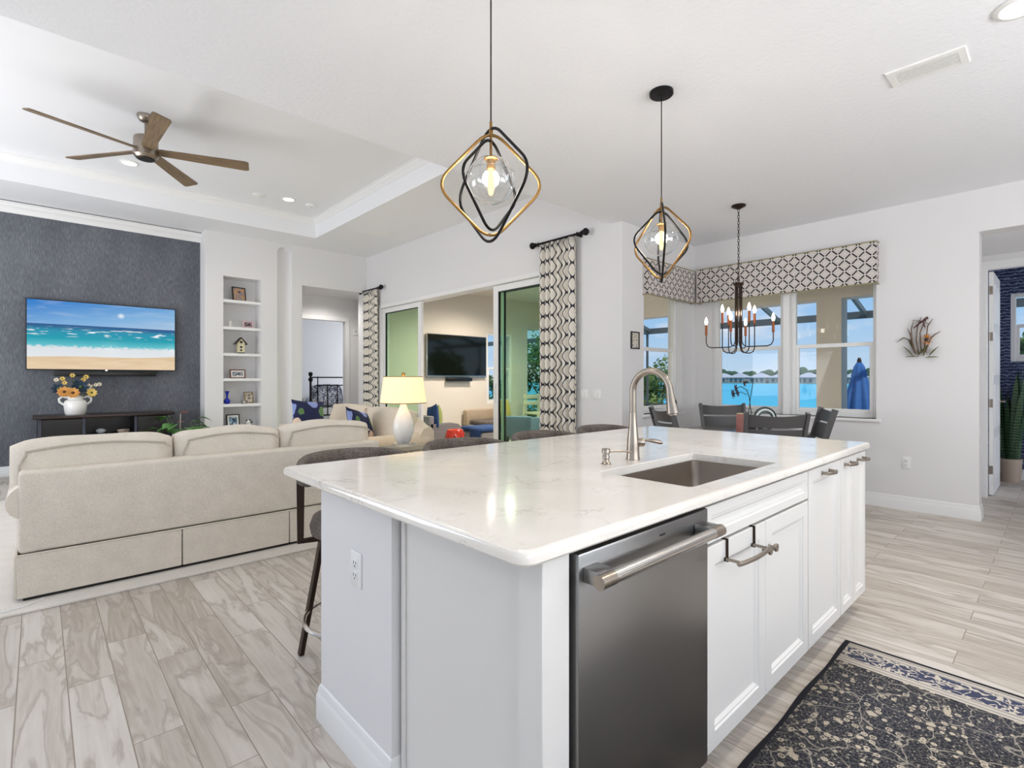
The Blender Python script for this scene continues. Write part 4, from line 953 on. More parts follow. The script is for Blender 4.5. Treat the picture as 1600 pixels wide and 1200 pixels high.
for a in (-162, -90, -18, 54, 126):
    mt = Matrix.Rotation(R(a), 4, 'Z') @ Matrix.Rotation(R(-14), 4, 'X')
    pts = [(.10, -.045), (.14, -.052), (.88, -.075), (.905, -.06), (.905, .06), (.88, .075), (.14, .052), (.10, .045)]
    bl = B().prism(pts, 'z', -.005, .005).build('blade', 'blade', cf, True, smooth=False)
    bl.location = (0, 0, 3.515 - ZT); bl.rotation_euler = mt.to_euler()

def downlight(label, x, y, z, energy=18, group='recessed downlights'):
    o = thing('recessed_light', label, 'downlight', (x, y, z), 0, group)
    b = B(); L = []
    for r_, h in ((.070, -.0005), (.095, -.0005), (.097, -.004), (.090, -.010), (.074, -.012), (.070, -.004)): L.append([(x + r_ * cos(2 * PI * k / 32), y + r_ * sin(2 * PI * k / 32), z + h) for k in range(32)])
    L.append(L[0]); b.loops(L, False, False).build('trim_ring', 'whitepl', o)
    B().lathe([(0, -.0005), (.071, -.0005), (.071, -.006), (0, -.006)], (x, y, z), 32).build('lens', 'canlight', o)
    if energy: light('downlight_beam', 'SPOT', (x, y, z - .03), energy, (255, 244, 228), (0, 0, 0), spot_size=R(150), spot_blend=.9, shadow_soft_size=.07)
    return o
downlight('round recessed downlight in the tray ceiling, just behind the fan motor', .798, 7.63, ZT, 30)
downlight('round recessed downlight in the tray ceiling, right of the fan near the shelf niche', 2.649, 7.614, ZT, 30)
downlight('round recessed downlight in the kitchen ceiling, cut by the top right corner', 3.262, .138, ZK, 75)
for x, y in ((.3, .0), (1.6, -1.6), (-1.5, 1.2), (5.0, -.6), (-1.5, -1.4), (5.2, -2.3)):
    downlight('round recessed downlight in the kitchen ceiling behind the camera', x, y, ZK, 18)
for x, y in ((-1.2, 5.6), (2.649, 5.0)):
    downlight('round recessed downlight in the near part of the tray ceiling', x, y, ZT, 30)
sk = B().lathe([(0, 0), (.085, 0), (.085, -.006), (.078, -.009), (0, -.010)], (2.288, 7.737, ZT), 28).build('ceiling_speaker', 'whitepl'); tag(sk, 'small white disc on the tray ceiling between the fan and the right downlight', 'ceiling speaker')
sm = thing('smoke_detector', 'white smoke detector on the tray ceiling right of the downlight', 'smoke detector', (2.974, 7.645, ZT))
B().lathe([(0, 0), (.065, 0), (.068, -.012), (.062, -.03), (.03, -.036), (0, -.036)], (2.974, 7.645, ZT), 28).build('housing', 'whitepl', sm); B().lathe([(0, 0), (.012, 0), (.01, -.004), (0, -.004)], (2.99, 7.63, ZT - .0355), 12).build('test_button', plain('gray_button', (190, 190, 188), .4), sm)
vt = thing('ceiling_vent', 'white rectangular air vent with slats on the kitchen ceiling, at the upper right', 'vent', (3.53, .51, ZK))
va, vb, vc, vd = 3.436, 3.626, .342, .681
b = B(); L = []
for ins, h in ((0, 0), (0, -.004), (.004, -.009), (.030, -.011), (.032, -.003)): L.append([(x, y, ZK + h) for x, y in ((va + ins, vc + ins * 1.15), (vb - ins, vc + ins * 1.15), (vb - ins, vd - ins * 1.15), (va + ins, vd - ins * 1.15))])
b.loops(L, False, False).build('frame', 'whitepl', vt)
B().box(va + .03, vc + .03, ZK - .0025, vb - .03, vd - .03, ZK - .0005).build('duct_shadow', plain('vent_gray', (96, 96, 95), .7), vt)
b = B()
for k in range(7):
    x = va + .042 + k * .0177; b.box(x - .0062, vc + .034, ZK - .010, x + .0062, vd - .034, ZK - .008)
b.build('slats', 'whitepl', vt)
b = B().rbox(3.55, 7.2, ZL - .008, 4.15, 7.5, ZL, .003, 1)
for k in range(9): b.box(3.58, 7.225 + k * .029, ZL - .011, 4.12, 7.235 + k * .029, ZL - .007)
tag(b.build('ceiling_vent', 'whitepl'), 'white return air vent on the great room ceiling near the left curtain', 'vent')

# pendants over the island
def pendant(px, label, yaw0):
    zt = 2.295; y = 1.615; p = thing('pendant_light', label, 'pendant light', (px, y, ZK), 0, 'pendants over the island')
    c = (px, y)
    B().lathe([(0, 0), (.068, 0), (.068, -.018), (.062, -.024), (0, -.026)], (px, y, ZK), 32).build('canopy', 'black', p)
    B().cyl((px, y, ZK - .02), (px, y, zt), .0032, n=8).build('cord', 'blackpl', p)
    B().lathe([(0, .03), (.006, .03), (.006, .0), (.0085, 0), (.0085, -.03), (.0055, -.03), (.0055, -.16), (0, -.16)], (px, y, zt), 14).build('stem', 'gold', p)
    def frame(half, ztop, yaw, tilt, mat, name, r_=.0062, drop=.0):
        # rounded square on its corner, hanging from the stem
        pts = []; q = .36 * half
        cs = [(0, 0), (half, -half * 1.02), (0, -2 * half * 1.02), (-half, -half * 1.02)]
        for i in range(4):
            a_, b_, c_ = Vector(cs[i - 1]), Vector(cs[i]), Vector(cs[(i + 1) % 4]); p1 = b_ + (a_ - b_).normalized() * q; p2 = b_ + (c_ - b_).normalized() * q
            for k in range(9):
                t_ = k / 8; w = p1 * (1 - t_) ** 2 + b_ * 2 * t_ * (1 - t_) + p2 * t_ ** 2; pts.append((w.x, 0, w.y))
        mt = Matrix.Rotation(R(yaw), 4, 'Z') @ Matrix.Rotation(R(tilt), 4, 'Y')
        pts = [mt @ Vector(w) for w in pts]; top = q * .35
        B().tube([(px + w.x, y + w.y, ztop + top + w.z) for w in pts], r_, 10, True).build(name, mat, p)
    for half, dz, yaw, tilt, mat in yaw0: frame(half, zt - dz, yaw, tilt, mat, 'frame')
    B().lathe([(0, 0), (.028, 0), (.030, -.008), (.018, -.012), (.018, -.05), (.014, -.055), (0, -.055)], (px, y, zt - .118), 22).build('socket', 'gold', p)
    b = B(); rg = .0985; L = []
    for k in range(19):
        a = R(-90 + 163 * k / 18); L.append([(px + max(rg * cos(a), .001) * cos(2 * PI * j / 40), y + max(rg * cos(a), .001) * sin(2 * PI * j / 40), zt - .212 + rg * sin(a)) for j in range(40)])
    b.loops(L, True, False).build('glass_globe', 'clearglass', p)
    b = B(); b.tube([(px + rg * cos(2 * PI * j / 40), y + rg * sin(2 * PI * j / 40), zt - .185) for j in range(40)], .0016, 6, True).build('glass_seam', glass('globe_seam', (.75, .78, .78), .3), p)
    B().lathe([(0, 0), (.006, -.002), (.012, -.03), (.0145, -.075), (.009, -.105), (0, -.112)], (px, y, zt - .165), 18).build('bulb', 'bulb', p)
    light('pendant_glow', 'POINT', (px, y, zt - .22), 9, (255, 240, 222), shadow_soft_size=.04)
    return p
cam_yaw = 47.25 - 90
pendant(1.374, 'black and gold pendant light nearest the camera, its canopy out of view', [(.232, .025, -40, 0, 'gold'), (.260, .0, -93, 0, 'black'), (.205, .05, 13, 0, 'black')])
pendant(2.69, 'black and gold pendant light farther along the island, with its round black canopy in view', [(.232, .025, -99, 0, 'gold'), (.260, .0, -144, 0, 'black'), (.205, .05, -26, 0, 'black')])

# chandelier over the dining table
hx, hy_ = 4.998, 2.161
ch = thing('chandelier', 'black and copper chandelier with candle bulbs hanging over the dining table', 'chandelier', (hx, hy_, ZK))
B().lathe([(0, 0), (.065, 0), (.065, -.012), (.03, -.03), (.01, -.04), (0, -.04)], (hx, hy_, ZK), 28).build('canopy', 'bronze', ch)
b = B(); z = ZK - .035; k = 0
while z > 2.235:
    n = 14; pts = []
    for j in range(n):
        a = 2 * PI * j / n; u, w = .0085 * cos(a), .018 * sin(a); pts.append((hx + (u if k % 2 else 0), hy_ + (0 if k % 2 else u), z - .018 + w))
    b.tube(pts, .0026, 6, True); z -= .029; k += 1
b.build('chain', 'bronze', ch)
b = B().tube([(hx + .022 * cos(2 * PI * j / 20), hy_, 2.222 + .022 * sin(2 * PI * j / 20)) for j in range(20)], .003, 6, True)
b.lathe([(0, 0), (.045, 0), (.05, -.012), (.035, -.03), (0, -.032)], (hx, hy_, 2.195), 24); b.build('top_cap', 'bronze', ch)
COP = plain('copper', (140, 82, 52), .4, 1.0)
for k in range(8):
    a = 2 * PI * k / 8 + R(11); low = k % 2; r1 = .305 if not low else .17; zb = 1.575 if not low else 1.515; zt = 1.70 if not low else 1.80; ca, sa = cos(a), sin(a); r0 = .03
    def at(r_, z): return (hx + r_ * ca, hy_ + r_ * sa, z)
    q = .05
    pts = [at(r0, 2.17), at(r0, zb + q), at(r0 + q * .3, zb + q * .3), at(r0 + q, zb), at(r1 - q, zb), at(r1 - q * .3, zb + q * .3), at(r1, zb + q), at(r1, zt)]
    arm = B().tube(pts, .0052, 8).build('arm', 'bronze', ch)
    B().lathe([(0, 0), (.011, 0), (.0115, .004), (.0115, .105), (0, .105)], at(r1, zt), 14).build('candle_sleeve', COP, arm)
    B().lathe([(0, 0), (.009, 0), (.016, .022), (.017, .034), (.010, .062), (.003, .078), (0, .08)], at(r1, zt + .105), 14).build('candle_bulb', 'bulbw', arm)
light('chandelier_glow', 'POINT', (hx, hy_, 1.9), 2.5, (255, 240, 218), shadow_soft_size=.03)

# ------------------------------------------------------------------ curtains and valances
def curtain(label, y0, y1, folds, rod):
    t = thing('curtain', label, 'curtain', (XS - .075, (y0 + y1) / 2, .02), 0, 'curtains beside the sliders'); b = B(); nu, nv = folds * 10, 14; us = []
    def fn(u, v):
        z = .02 + 2.875 * v; am = .034 * (1 - .35 * v) * (1 if v < .93 else .75); return (XS - .078 + am * sin(2 * PI * folds * u) + .008 * sin(13 * u + 3 * v), y0 + (y1 - y0) * (u + (.012 * sin(7 * v + 9 * u)) * (1 - v)), z)
    b.sheet(fn, nu, nv); W_ = folds * .135
    b.build('drape', 'ogee', t, uvfn=lambda i, p: ((i // (nv + 1)) / nu * W_, p[2]), ang=80, solid=.003)
    r = thing('curtain_rod', 'black curtain rod with round finials holding the %s curtain' % rod, 'curtain rod', (XS, (y0 + y1) / 2, 2.91), 0, 'black curtain rods')
    xr = XS - .08; ya, yb2 = y0 - .10, y1 + .07
    B().cyl((xr, ya, 2.91), (xr, yb2, 2.91), .014, n=14).build('rod', 'black', r)
    for s_, yy in ((-1, ya), (1, yb2)):
        m_ = Matrix.Rotation(R(-90 * s_), 4, 'X'); B().lathe([(0, -.01), (.022, -.008), (.026, .004), (.018, .014), (.028, .024), (.042, .048), (.040, .068), (.024, .086), (0, .09)], (xr, yy, 2.91), 18, m_).build('finial', 'black', r)
    B().box(xr - .01, y0 - .04, 2.885, XS, y0 - .025, 2.93).box(xr - .01, y1 + .02, 2.885, XS, y1 + .035, 2.93).build('bracket', 'black', r)
curtain('cream curtain with black ogee print at the right end of the sliders', 3.80, 4.36, 6, 'right')
curtain('cream curtain with black ogee print at the far left end of the sliders', 8.46, 9.12 - .14, 6, 'far left')
def valance(label, axis, a0, a1, z0, z1, plane, d):
    t = thing('window_valance', label, 'valance', ((plane - d / 2, (a0 + a1) / 2, z0) if axis == 'x' else ((a0 + a1) / 2, plane - d / 2, z0)), 0, 'upholstered valances in the dining nook')
    b = B(); bx = (lambda u0, u1, v0, v1, c, e_: b.box(v0, u0, c, v1, u1, e_)) if axis == 'x' else (lambda u0, u1, v0, v1, c, e_: b.box(u0, v0, c, u1, v1, e_))
    bx(a0, a1, plane - d, plane - d + .018, z0, z1); bx(a0, a0 + .018, plane - d + .018, plane, z0, z1); bx(a1 - .018, a1, plane - d + .018, plane, z0, z1); bx(a0 + .018, a1 - .018, plane - d + .018, plane, z1 - .015, z1)
    ix = 1 if axis == 'x' else 0; oth = 1 - ix
    b.build('box', 'lattice', t, smooth=False, uvfn=lambda i, p: (p[ix] + (p[oth] - (plane - d)), p[2]))
    w = B()
    for z in (z0 + .003, z1 - .003):
        pts = [(plane, a0), (plane - d - .001, a0), (plane - d - .001, a1), (plane, a1)]
        w.tube([(p, q, z) if axis == 'x' else (q, p, z) for p, q in pts], .006, 8)
    w.build('welt', plain('olive_welt', (152, 146, 112), .8), t)
valance('long lattice-print valance above the double window facing the lake', 'x', 1.262, 3.135, 2.205, 2.622, XN, .10)
valance('short lattice-print valance above the side window of the dining nook', 'y', 4.965, 6.03, 2.205, 2.61, YC, .06)

# ------------------------------------------------------------------ dining set
tcx, tcy = 5.13, 2.14
dt = thing('dining_table', 'round dark gray pedestal dining table in the window nook', 'table', (tcx, tcy, 0))
B().lathe([(0, 0), (.55, 0), (.555, .006), (.555, .022), (.54, .03), (0, .03)], (tcx, tcy, .725), 56).build('tabletop', plain('dark_gray_tabletop', (84, 83, 84), .18), dt)
B().lathe([(0, 0), (.17, 0), (.165, .03), (.10, .07), (.06, .12), (.075, .35), (.06, .55), (.16, .70), (.18, .725), (0, .725)], (tcx, tcy, 0), 28).build('pedestal', 'grayw', dt)
def dining_chair():
    t = thing('dining_chair', 'charcoal wooden dining chair', 'chair', (0, 0, 0), 0, 'charcoal chairs around the dining table')
    # local: faces -y; back at +y
    B().rbox(-.225, -.22, .43, .225, .21, .47, .012, 2).build('seat', 'grayw', t, True)
    for s_ in (-1, 1):
        B().tube([(s_ * .205, -.19, .43), (s_ * .205, -.195, 0)], 0, flat=(.02, .02)).build('leg', 'grayw', t, True)
        B().tube([(s_ * .205, .27, 0), (s_ * .205, .20, .28), (s_ * .207, .20, .47)], 0, flat=(.02, .02)).build('leg', 'grayw', t, True)
        B().tube([(s_ * .207, .20, .47), (s_ * .222, .235, .70), (s_ * .238, .315, .985)], 0, flat=(.024, .013)).build('back_post', 'grayw', t, True)
    def slat(z0, z1):
        b = B(); n = 12; L = []
        for k in range(n + 1):
            u = k / n * 2 - 1; dip = .016 * (1 - u * u); L.append([((.212 + .026 * (z - .6) / .4) * u, .205 + (z - .47) ** 1.35 * .27 + .035 * (1 - u * u) + dy, z - (dip if z > .9 else 0) - (.006 * (1 - u * u))) for z, dy in ((z0, -.009), (z1, -.009), (z1, .009), (z0, .009))])
        return b.loops(L).build('slat', 'grayw', t, True)
    slat(.862, .975); slat(.70, .845); slat(.58, .675)
    B().box(-.2, -.2, .385, .2, -.18, .43).box(-.2, .18, .385, .2, .2, .43).box(-.205, -.18, .385, -.185, .18, .43).box(.185, -.18, .385, .205, .18, .43).build('apron', 'grayw', t, True)
    return t
dc = dining_chair()
def place(o, x, y, lab):
    # back points away from the table
    o.location = (x, y, 0); o.rotation_euler = (0, 0, math.atan2(y - tcy, x - tcx) - PI / 2); o['label'] = lab
place(dc, 4.69, 1.80, 'charcoal dining chair with its back to the kitchen, nearest the island')
for x, y, lab in ((5.46, 2.44, 'charcoal dining chair on the far side of the table, in front of the lake window'), (5.32, 1.80, 'charcoal dining chair at the right of the table, angled toward the lake window'), (4.66, 2.47, 'charcoal dining chair seen nearly edge-on behind the faucet spray head')):
    place(dup(dc), x, y, lab)
ob = thing('potted_orchid', 'orchid with dark red blooms arching left on the dining table', 'plant', (5.35, 2.19, .755)); ox, oy = 5.35, 2.19
B().lathe([(0, 0), (.05, 0), (.065, .09), (.06, .10), (0, .09)], (ox, oy, .755), 24).build('pot', 'grayw', ob)
rv = Vector((.7343, -.6788, 0))   # to the right of the picture, along the table
def op(r_, z, d=0): return (ox + rv.x * r_, oy + rv.y * r_, z)
b = B().tube([op(.02, .83), op(-.005, 1.0), op(-.015, 1.08), op(-.04, 1.15), op(-.10, 1.185), op(-.15, 1.16)], .0042, 6).tube([op(-.04, 1.10), op(-.1, 1.13), op(-.16, 1.11)], .0035, 6); b.build('flower_spike', plain('dark_stem', (44, 56, 48), .6), ob)
B().tube([op(-.03, .83), op(-.005, 1.05), op(.03, 1.26)], .0035, 6).build('support_stake', 'blackpl', ob)
RED = plain('dark_red_orchid', (86, 44, 42), .55)
for r_, z, s_ in ((-.16, 1.165, .052), (-.19, 1.11, .055), (-.14, 1.115, .045), (-.07, 1.215, .04)):
    b = B(); petal_flower(b, op(r_, z), s_, 5, (80, 30), .2); b.build('bloom', RED, ob)
b = B()
for a in (20, 150, 260): leaf(b, (ox, oy, .84), (cos(R(a)), sin(R(a)), .3), .18, .05, .5)
b.build('leaves', 'green', ob)
nb = thing('napkin_holder', 'small rose and cream box standing on the dining table behind the near chair', 'box', (4.90, 2.09, .755))
B().rbox(4.87, 2.06, .756, 4.93, 2.13, .93, .004, 1).build('box', plain('rose_marbled', (168, 108, 100), .5, 0, 0, 0, 22), nb); B().rbox(4.875, 2.065, .93, 4.925, 2.125, .937, .002, 1).build('lid_edge', CRM, nb)
rg_ = thing('striped_ring', 'dark green and white striped ring ornament on the dining table', 'ornament', (5.22, 2.0, .755))
qx, qy = 5.22, 2.0
for r_, mt_, d in ((.105, plain('bottle_green_glaze', (34, 58, 56), .12), 0), (.087, 'white', .004), (.072, plain('slate_green_glaze', (70, 92, 92), .15), .008)):
    B().tube([(qx + rv.x * r_ * cos(2 * PI * k / 36) - .6 * d, qy + rv.y * r_ * cos(2 * PI * k / 36) - .7 * d, .757 + .117 + r_ * sin(2 * PI * k / 36)) for k in range(36)], .0115, 10, True).build('ring_band', mt_, rg_)
B().rbox(qx - .05, qy - .05, .756, qx + .05, qy + .05, .775, .006, 2).build('foot', 'grayw', rg_)

# ------------------------------------------------------------------ small things on the walls
pic = thing('wall_picture', 'small black framed botanical print on the wall left of the side window', 'picture', (4.805, YC, 1.59))
b = B(); L = []; w_, h_ = .078, .19
for ins, d in ((0, 0), (0, -.014), (.002, -.016), (.012, -.016), (.013, -.008)): L.append([(4.805 + a, YC + d, 1.592 + c_) for a, c_ in ((-w_ + ins, ins), (w_ - ins, ins), (w_ - ins, h_ - ins), (-w_ + ins, h_ - ins))])
b.loops(L, False, False).build('frame', 'blackpl', pic)
B().box(4.805 - w_ + .01, YC - .008, 1.602, 4.805 + w_ - .01, YC - .003, 1.592 + h_ - .01).build('print', photo('botanical', (120, 104, 92), (214, 208, 194), (226, 221, 208), 9), pic)
outlet('light_switch', 'white light switch plate right of the curtain, nearer the corner', (XS, 3.55, 1.09), 'x', 'switch', 'rocker', 'switches by the curtain', 2)
outlet('light_switch', 'white light switch plate half hidden behind the right curtain', (XS, 3.735, 1.085), 'x', 'switch', 'rocker', 'switches by the curtain', 2)
outlet('wall_outlet', 'white electrical outlet low on the nook wall, under the metal flowers', (XN, 1.045, .455), 'x')
th = thing('thermostat', 'small white thermostat on the passage wall left of the far curtain', 'thermostat', (4.99, YB - .01, 2.19))
B().rbox(4.935, YB - .02, 2.20, 5.04, YB, 2.33, .012, 2).build('housing', 'whitepl', th); B().rbox(4.96, YB - .023, 2.265, 5.015, YB - .018, 2.305, .003, 1).build('display', plain('gray_display', (190, 192, 190), .3), th)

wa = thing('metal_wall_art', 'metal wall art with a dragonfly over an orange flower and curling stems', 'wall art', (XN, .885, 1.45))
wx = XN - .02
def wp(u, z, d=0): return (wx - d, .925 - u * .95, 1.635 + z * 1.25)
b = B()
for pts in ([(-.04, -.11), (-.07, -.03), (-.08, .08), (-.06, .15)], [(-.02, -.11), (-.04, .0), (-.03, .10), (.0, .17)], [(.02, -.10), (.04, .02), (.05, .10), (.09, .15)], [(.03, -.10), (.07, .0), (.10, .03), (.15, .055)], [(-.05, -.10), (-.10, .0), (-.14, .02), (-.20, -.015)], [(.0, -.1), (-.01, .05), (.02, .12), (.05, .16)], [(-.05, -.09), (-.09, .05), (-.11, .09)]):
    n = len(pts); q = [wp(u, z, .01) for u, z in pts]; b.tube(q, [.0058] * (n - 1) + [.002], 6)
b.build('stems', plain('weathered_bronze', (112, 92, 78), .5, .7), wa)
b = B()
for u, z, du, dz, l in ((-.06, -.13, -.5, .7, .14), (-.03, -.13, .5, .7, .13), (.06, -.13, .6, .8, .12), (-.02, -.13, -1, .05, .10), (.03, -.14, 1, .1, .10), (.02, -.13, .2, .9, .12), (-.07, -.06, -.2, .9, .10)): leaf(b, wp(u, z, .02), (0, -du, dz), l, .058, .05)
b.build('leaves', plain('olive_metal', (104, 104, 56), .45, .5), wa, solid=.002)
b = B(); c = wp(.045, -.005, .045)
for k in range(10):
    a = 2 * PI * k / 10; leaf(b, (c[0] + .01, c[1] - .012 * cos(a), c[2] + .012 * sin(a)), (-.25, -cos(a), sin(a)), .045, .026, .0)
fl_ = b.build('flower', plain('amber_petal', (206, 132, 42), .45, .2), wa, solid=.0015)
B().ball((c[0] - .006, c[1], c[2]), (.008, .017, .017), 14, 8).build('flower_center', plain('dark_brown_disc', (60, 36, 28), .6), fl_)
b = B(); d0, d1_ = wp(-.06, .085, .035), wp(.04, .15, .035); b.tube([d0, wp(-.01, .12, .04), d1_], [.004, .007, .009], 8).ball(wp(.05, .156, .035), .010, 10, 6)
b.build('dragonfly_body', plain('maroon_metal', (84, 40, 40), .4, .4), wa)
b = B()
for du, dz, l in ((-.9, .15, .085), (-.6, -.1, .07), (.25, -.9, .075), (.65, .75, .06), (.6, -.45, .07)): leaf(b, wp(.015, .135, .042), (-.12, -du, dz), l, .024, .02)
b.build('dragonfly_wings', plain('wing_metal', (104, 60, 58), .4, .3), wa, solid=.0015)

# study door and snake plant
sd_ = thing('door_4', '', 'door'); bpy.data.objects.remove(sd_)
b = B(); dxa, dxb, dy0, dy1 = XA + .135, XA + .135 + .79, .528, .566
b.rbox(dxa, dy0, .012, dxb, dy1, 2.42, .002, 1)
dr = b.build('door_4', 'trim', loc=(dxa, dy1, .012)); dr['kind'] = 'structure'
for z0, z1 in ((.16, .62), (.72, 1.20), (1.30, 1.78), (1.86, 2.30)):
    for xa, xb in ((dxa + .10, dxa + .36), (dxa + .43, dxa + .69)):
        b = B(); L = []
        for ins, d in ((0, -.0005), (.012, -.008), (.03, -.008), (.045, -.002)): L.append([(x, dy0 + d, z) for x, z in ((xa + ins, z0 + ins), (xb - ins, z0 + ins), (xb - ins, z1 - ins), (xa + ins, z1 - ins))])
        b.loops(L, False, True).build('raised_panel', 'trim', dr)
for z in (.28, 1.0, 1.72, 2.22): B().cyl((dxa - .006, dy1 - .004, z - .045), (dxa - .006, dy1 - .004, z + .045), .0065, n=10).box(dxa - .002, dy0 + .006, z - .045, dxa + .001, dy1 - .002, z + .045).build('hinge', 'nickel', dr)
b = B().cyl((dxb - .06, dy0, 1.0), (dxb - .06, dy0 - .05, 1.0), .011, n=12).tube([(dxb - .06, dy0 - .045, 1.0), (dxb - .10, dy0 - .05, 1.0), (dxb - .17, dy0 - .045, 1.0)], .009, 10).lathe([(0, 0), (.028, 0), (.026, .008), (0, .009)], (dxb - .06, dy0, 1.0), 18, Matrix.Rotation(R(90), 4, 'X'))
b.build('door_handle', 'nickel', dr)
sx_, sy_ = 8.78, .465
sp_ = thing('snake_plant', 'tall snake plant in a taupe pot on the study floor by the blue wallpaper', 'plant', (sx_, sy_, 0))
B().lathe([(0, 0), (.088, 0), (.092, .01), (.108, .25), (.112, .27), (.112, .285), (.10, .285), (.095, .25), (0, .24)], (sx_, sy_, 0), 32).build('pot', plain('taupe_pot', (186, 168, 152), .5), sp_)
def snake():
    m, t, o = mat_new('snake_plant_leaf'); n = nd(t, 'TexWave', {'bands_direction': 'Z'}, Vector=obj_co(t), Scale=9.0, Distortion=5.0, Detail=2.0)
    bsdf(t, o, ramp(t, n.outputs[1], [(.2, (24, 48, 30)), (.8, (66, 98, 60))]), .4); return m
M['snake'] = snake()
b = B()
for k in range(34):
    a = random.random() * 2 * PI; r0 = .085 * random.random() ** .5; h = .75 + .42 * random.random(); ln = .05 + .10 * random.random(); w = .020 + .008 * random.random(); tw = random.random() * PI; L = []
    for j in range(8):
        t_ = j / 7; rr = r0 + ln * t_ ** 1.5; c = (sx_ + rr * cos(a), min(sy_ + rr * sin(a), .78), .22 + h * t_); ww = w * (.7 + .6 * sin(PI * min(t_ * .8 + .15, 1))) * (1 if t_ < .85 else (1.001 - t_) * 6.5)
        L.append([(c[0] + ww * cos(tw + .6 * t_), c[1] + ww * sin(tw + .6 * t_), c[2]), (c[0], c[1] + .004, c[2]), (c[0] - ww * cos(tw + .6 * t_), c[1] - ww * sin(tw + .6 * t_), c[2]), (c[0], c[1] - .004, c[2])])
    b.loops(L)
b.build('leaves', 'snake', sp_)

# ------------------------------------------------------------------ bedroom seen through the doorway
bd = thing('bed', 'black iron bed with blue and white patterned bedding in the far bedroom', 'bed', (5.3, 12.4, 0))
bxa, bxb, byh = 4.42, 6.1, 11.35
for x in (bxa, bxb):
    B().lathe([(0, 0), (.035, 0), (.035, .05), (.024, .08), (.024, .62), (.03, .64), (.024, .66), (.024, 1.20), (.04, 1.22), (.05, 1.25), (.04, 1.285), (.022, 1.30), (.022, 1.325), (.04, 1.34), (.048, 1.375), (.04, 1.41), (0, 1.425)], (x, byh, 0), 18).build('bed_post', 'black', bd)
b = B().cyl((bxa, byh, 1.30), (bxb, byh, 1.30), .014, n=12).cyl((bxa + .16, byh, 1.12), (bxb - .16, byh, 1.12), .013, n=12).cyl((bxa, byh, .45), (bxb, byh, .45), .015, n=12)
for k in range(7):
    x = bxa + .16 + (bxb - bxa - .32) * k / 6; b.cyl((x, byh, .45), (x, byh, 1.12 if k not in (0, 6) else 1.30), .012, n=10).ball((x, byh, 1.12), .022, 10, 6)
    if k in (0, 6): b.ball((x, byh, 1.30), .022, 10, 6)
b.tube(arc((bxa + .08, byh, 1.02), .07, -120, 100, 12, 'xz'), .007, 6); b.build('headboard', 'black', bd)
def bedprint():
    m, t, o = mat_new('blue_white_bedding'); n = noise(t, obj_co(t), 14, 3, .5, 1.4); v = mth(t, 'ABSOLUTE', mth(t, 'SUBTRACT', n, .5))
    bsdf(t, o, mixc(t, mth(t, 'LESS_THAN', v, .05), lin((206, 210, 218)), lin((58, 66, 92))), .9); return m
M['bedprint'] = bedprint()
B().rbox(bxa + .04, byh + .05, .30, bxb - .04, byh + 2.0, .62, .06, 3).build('mattress', 'whitepl', bd)
B().rbox(bxa - .0, byh + .25, .25, bxb - .0, byh + 2.05, .80, .09, 4).build('comforter', 'bedprint', bd)
for x in (bxa + .42, bxb - .42): B().rbox(-.34, -.10, -.22, .34, .10, .22, .08, 4, Matrix.Translation((x, byh + .15, .90)) @ Matrix.Rotation(R(-14), 4, 'X'), puff=.3).build('pillow', 'bedprint', bd)
ns = thing('nightstand', 'white open nightstand left of the iron bed', 'nightstand', (4.12, 11.6, 0))
b = B().rbox(3.82, 11.4, .84, 4.34, 11.85, .87, .004, 1).box(3.84, 11.42, .68, 4.32, 11.83, .70)
for x in (3.84, 4.29):
    for y in (11.42, 11.79): b.box(x, y, 0, x + .03, y + .03, .845)
b.build('stand', 'whitepl', ns)
tag(B().rbox(3.98, 11.5, .87, 4.20, 11.62, .96, .012, 2).build('alarm_clock', 'blackpl'), 'small black alarm clock on the white bedroom nightstand', 'clock')
# ------------------------------------------------------------------ lanai
LZ = -.10; LY = 8.6; LX = 8.9
struct(B().box(XS + .2, YC + .2, LZ - .1, 14.2, 16.0, LZ).box(XN + .2, -1.0, LZ - .1, 14.2, YC + .2, LZ), 'floor_lanai', plain('travertine_deck', (214, 204, 190), .6, 0, 8, .1, 8))
struct(B().box(XS + .2, LY, LZ, 7.20, LY + .2, 3.07).box(7.20, LY, LZ, 7.95, LY + .2, .72).box(7.20, LY, 2.28, 7.95, LY + .2, 3.07).box(7.95, LY, LZ, 8.44, LY + .2, 3.07), 'wall_lanai', 'stucco')
struct(B().box(XS + .2, YC + .2, 3.07, LX + .4, LY + .3, 3.2).box(XN + .2, .9, 3.07, LX + .4, YC + .2, 3.2), 'ceiling_lanai', mk_wall('lanai_ceiling', (228, 220, 206), 120, .1))
struct(B().box(LX, .9, 2.49, LX + .3, LY + .3, 3.07).box(8.44, LY, 2.45, LX, LY + .3, 3.07), 'trim_lanai_beam', 'stucco')
for i, (ya_, yb2) in enumerate(((2.30, 2.64),)): struct(B().box(LX + .0, ya_, LZ, LX + .3, yb2, 2.49), 'trim_lanai_column_%d' % (i + 1), 'stucco')
window('window_5', 'y', LY, 7.20, 7.95, .72, 2.28, .02, 1.5, 1, .05)
for x, y, e_ in ((6.4, 5.0, 420), (6.4, 7.2, 420), (7.9, 2.2, 25)): light('lanai_fill_light', 'SPOT', (x, y, 3.03), e_, (255, 244, 228), spot_size=R(165), spot_blend=.8, shadow_soft_size=.25)  # added spots that brighten the lanai, no fixtures modelled
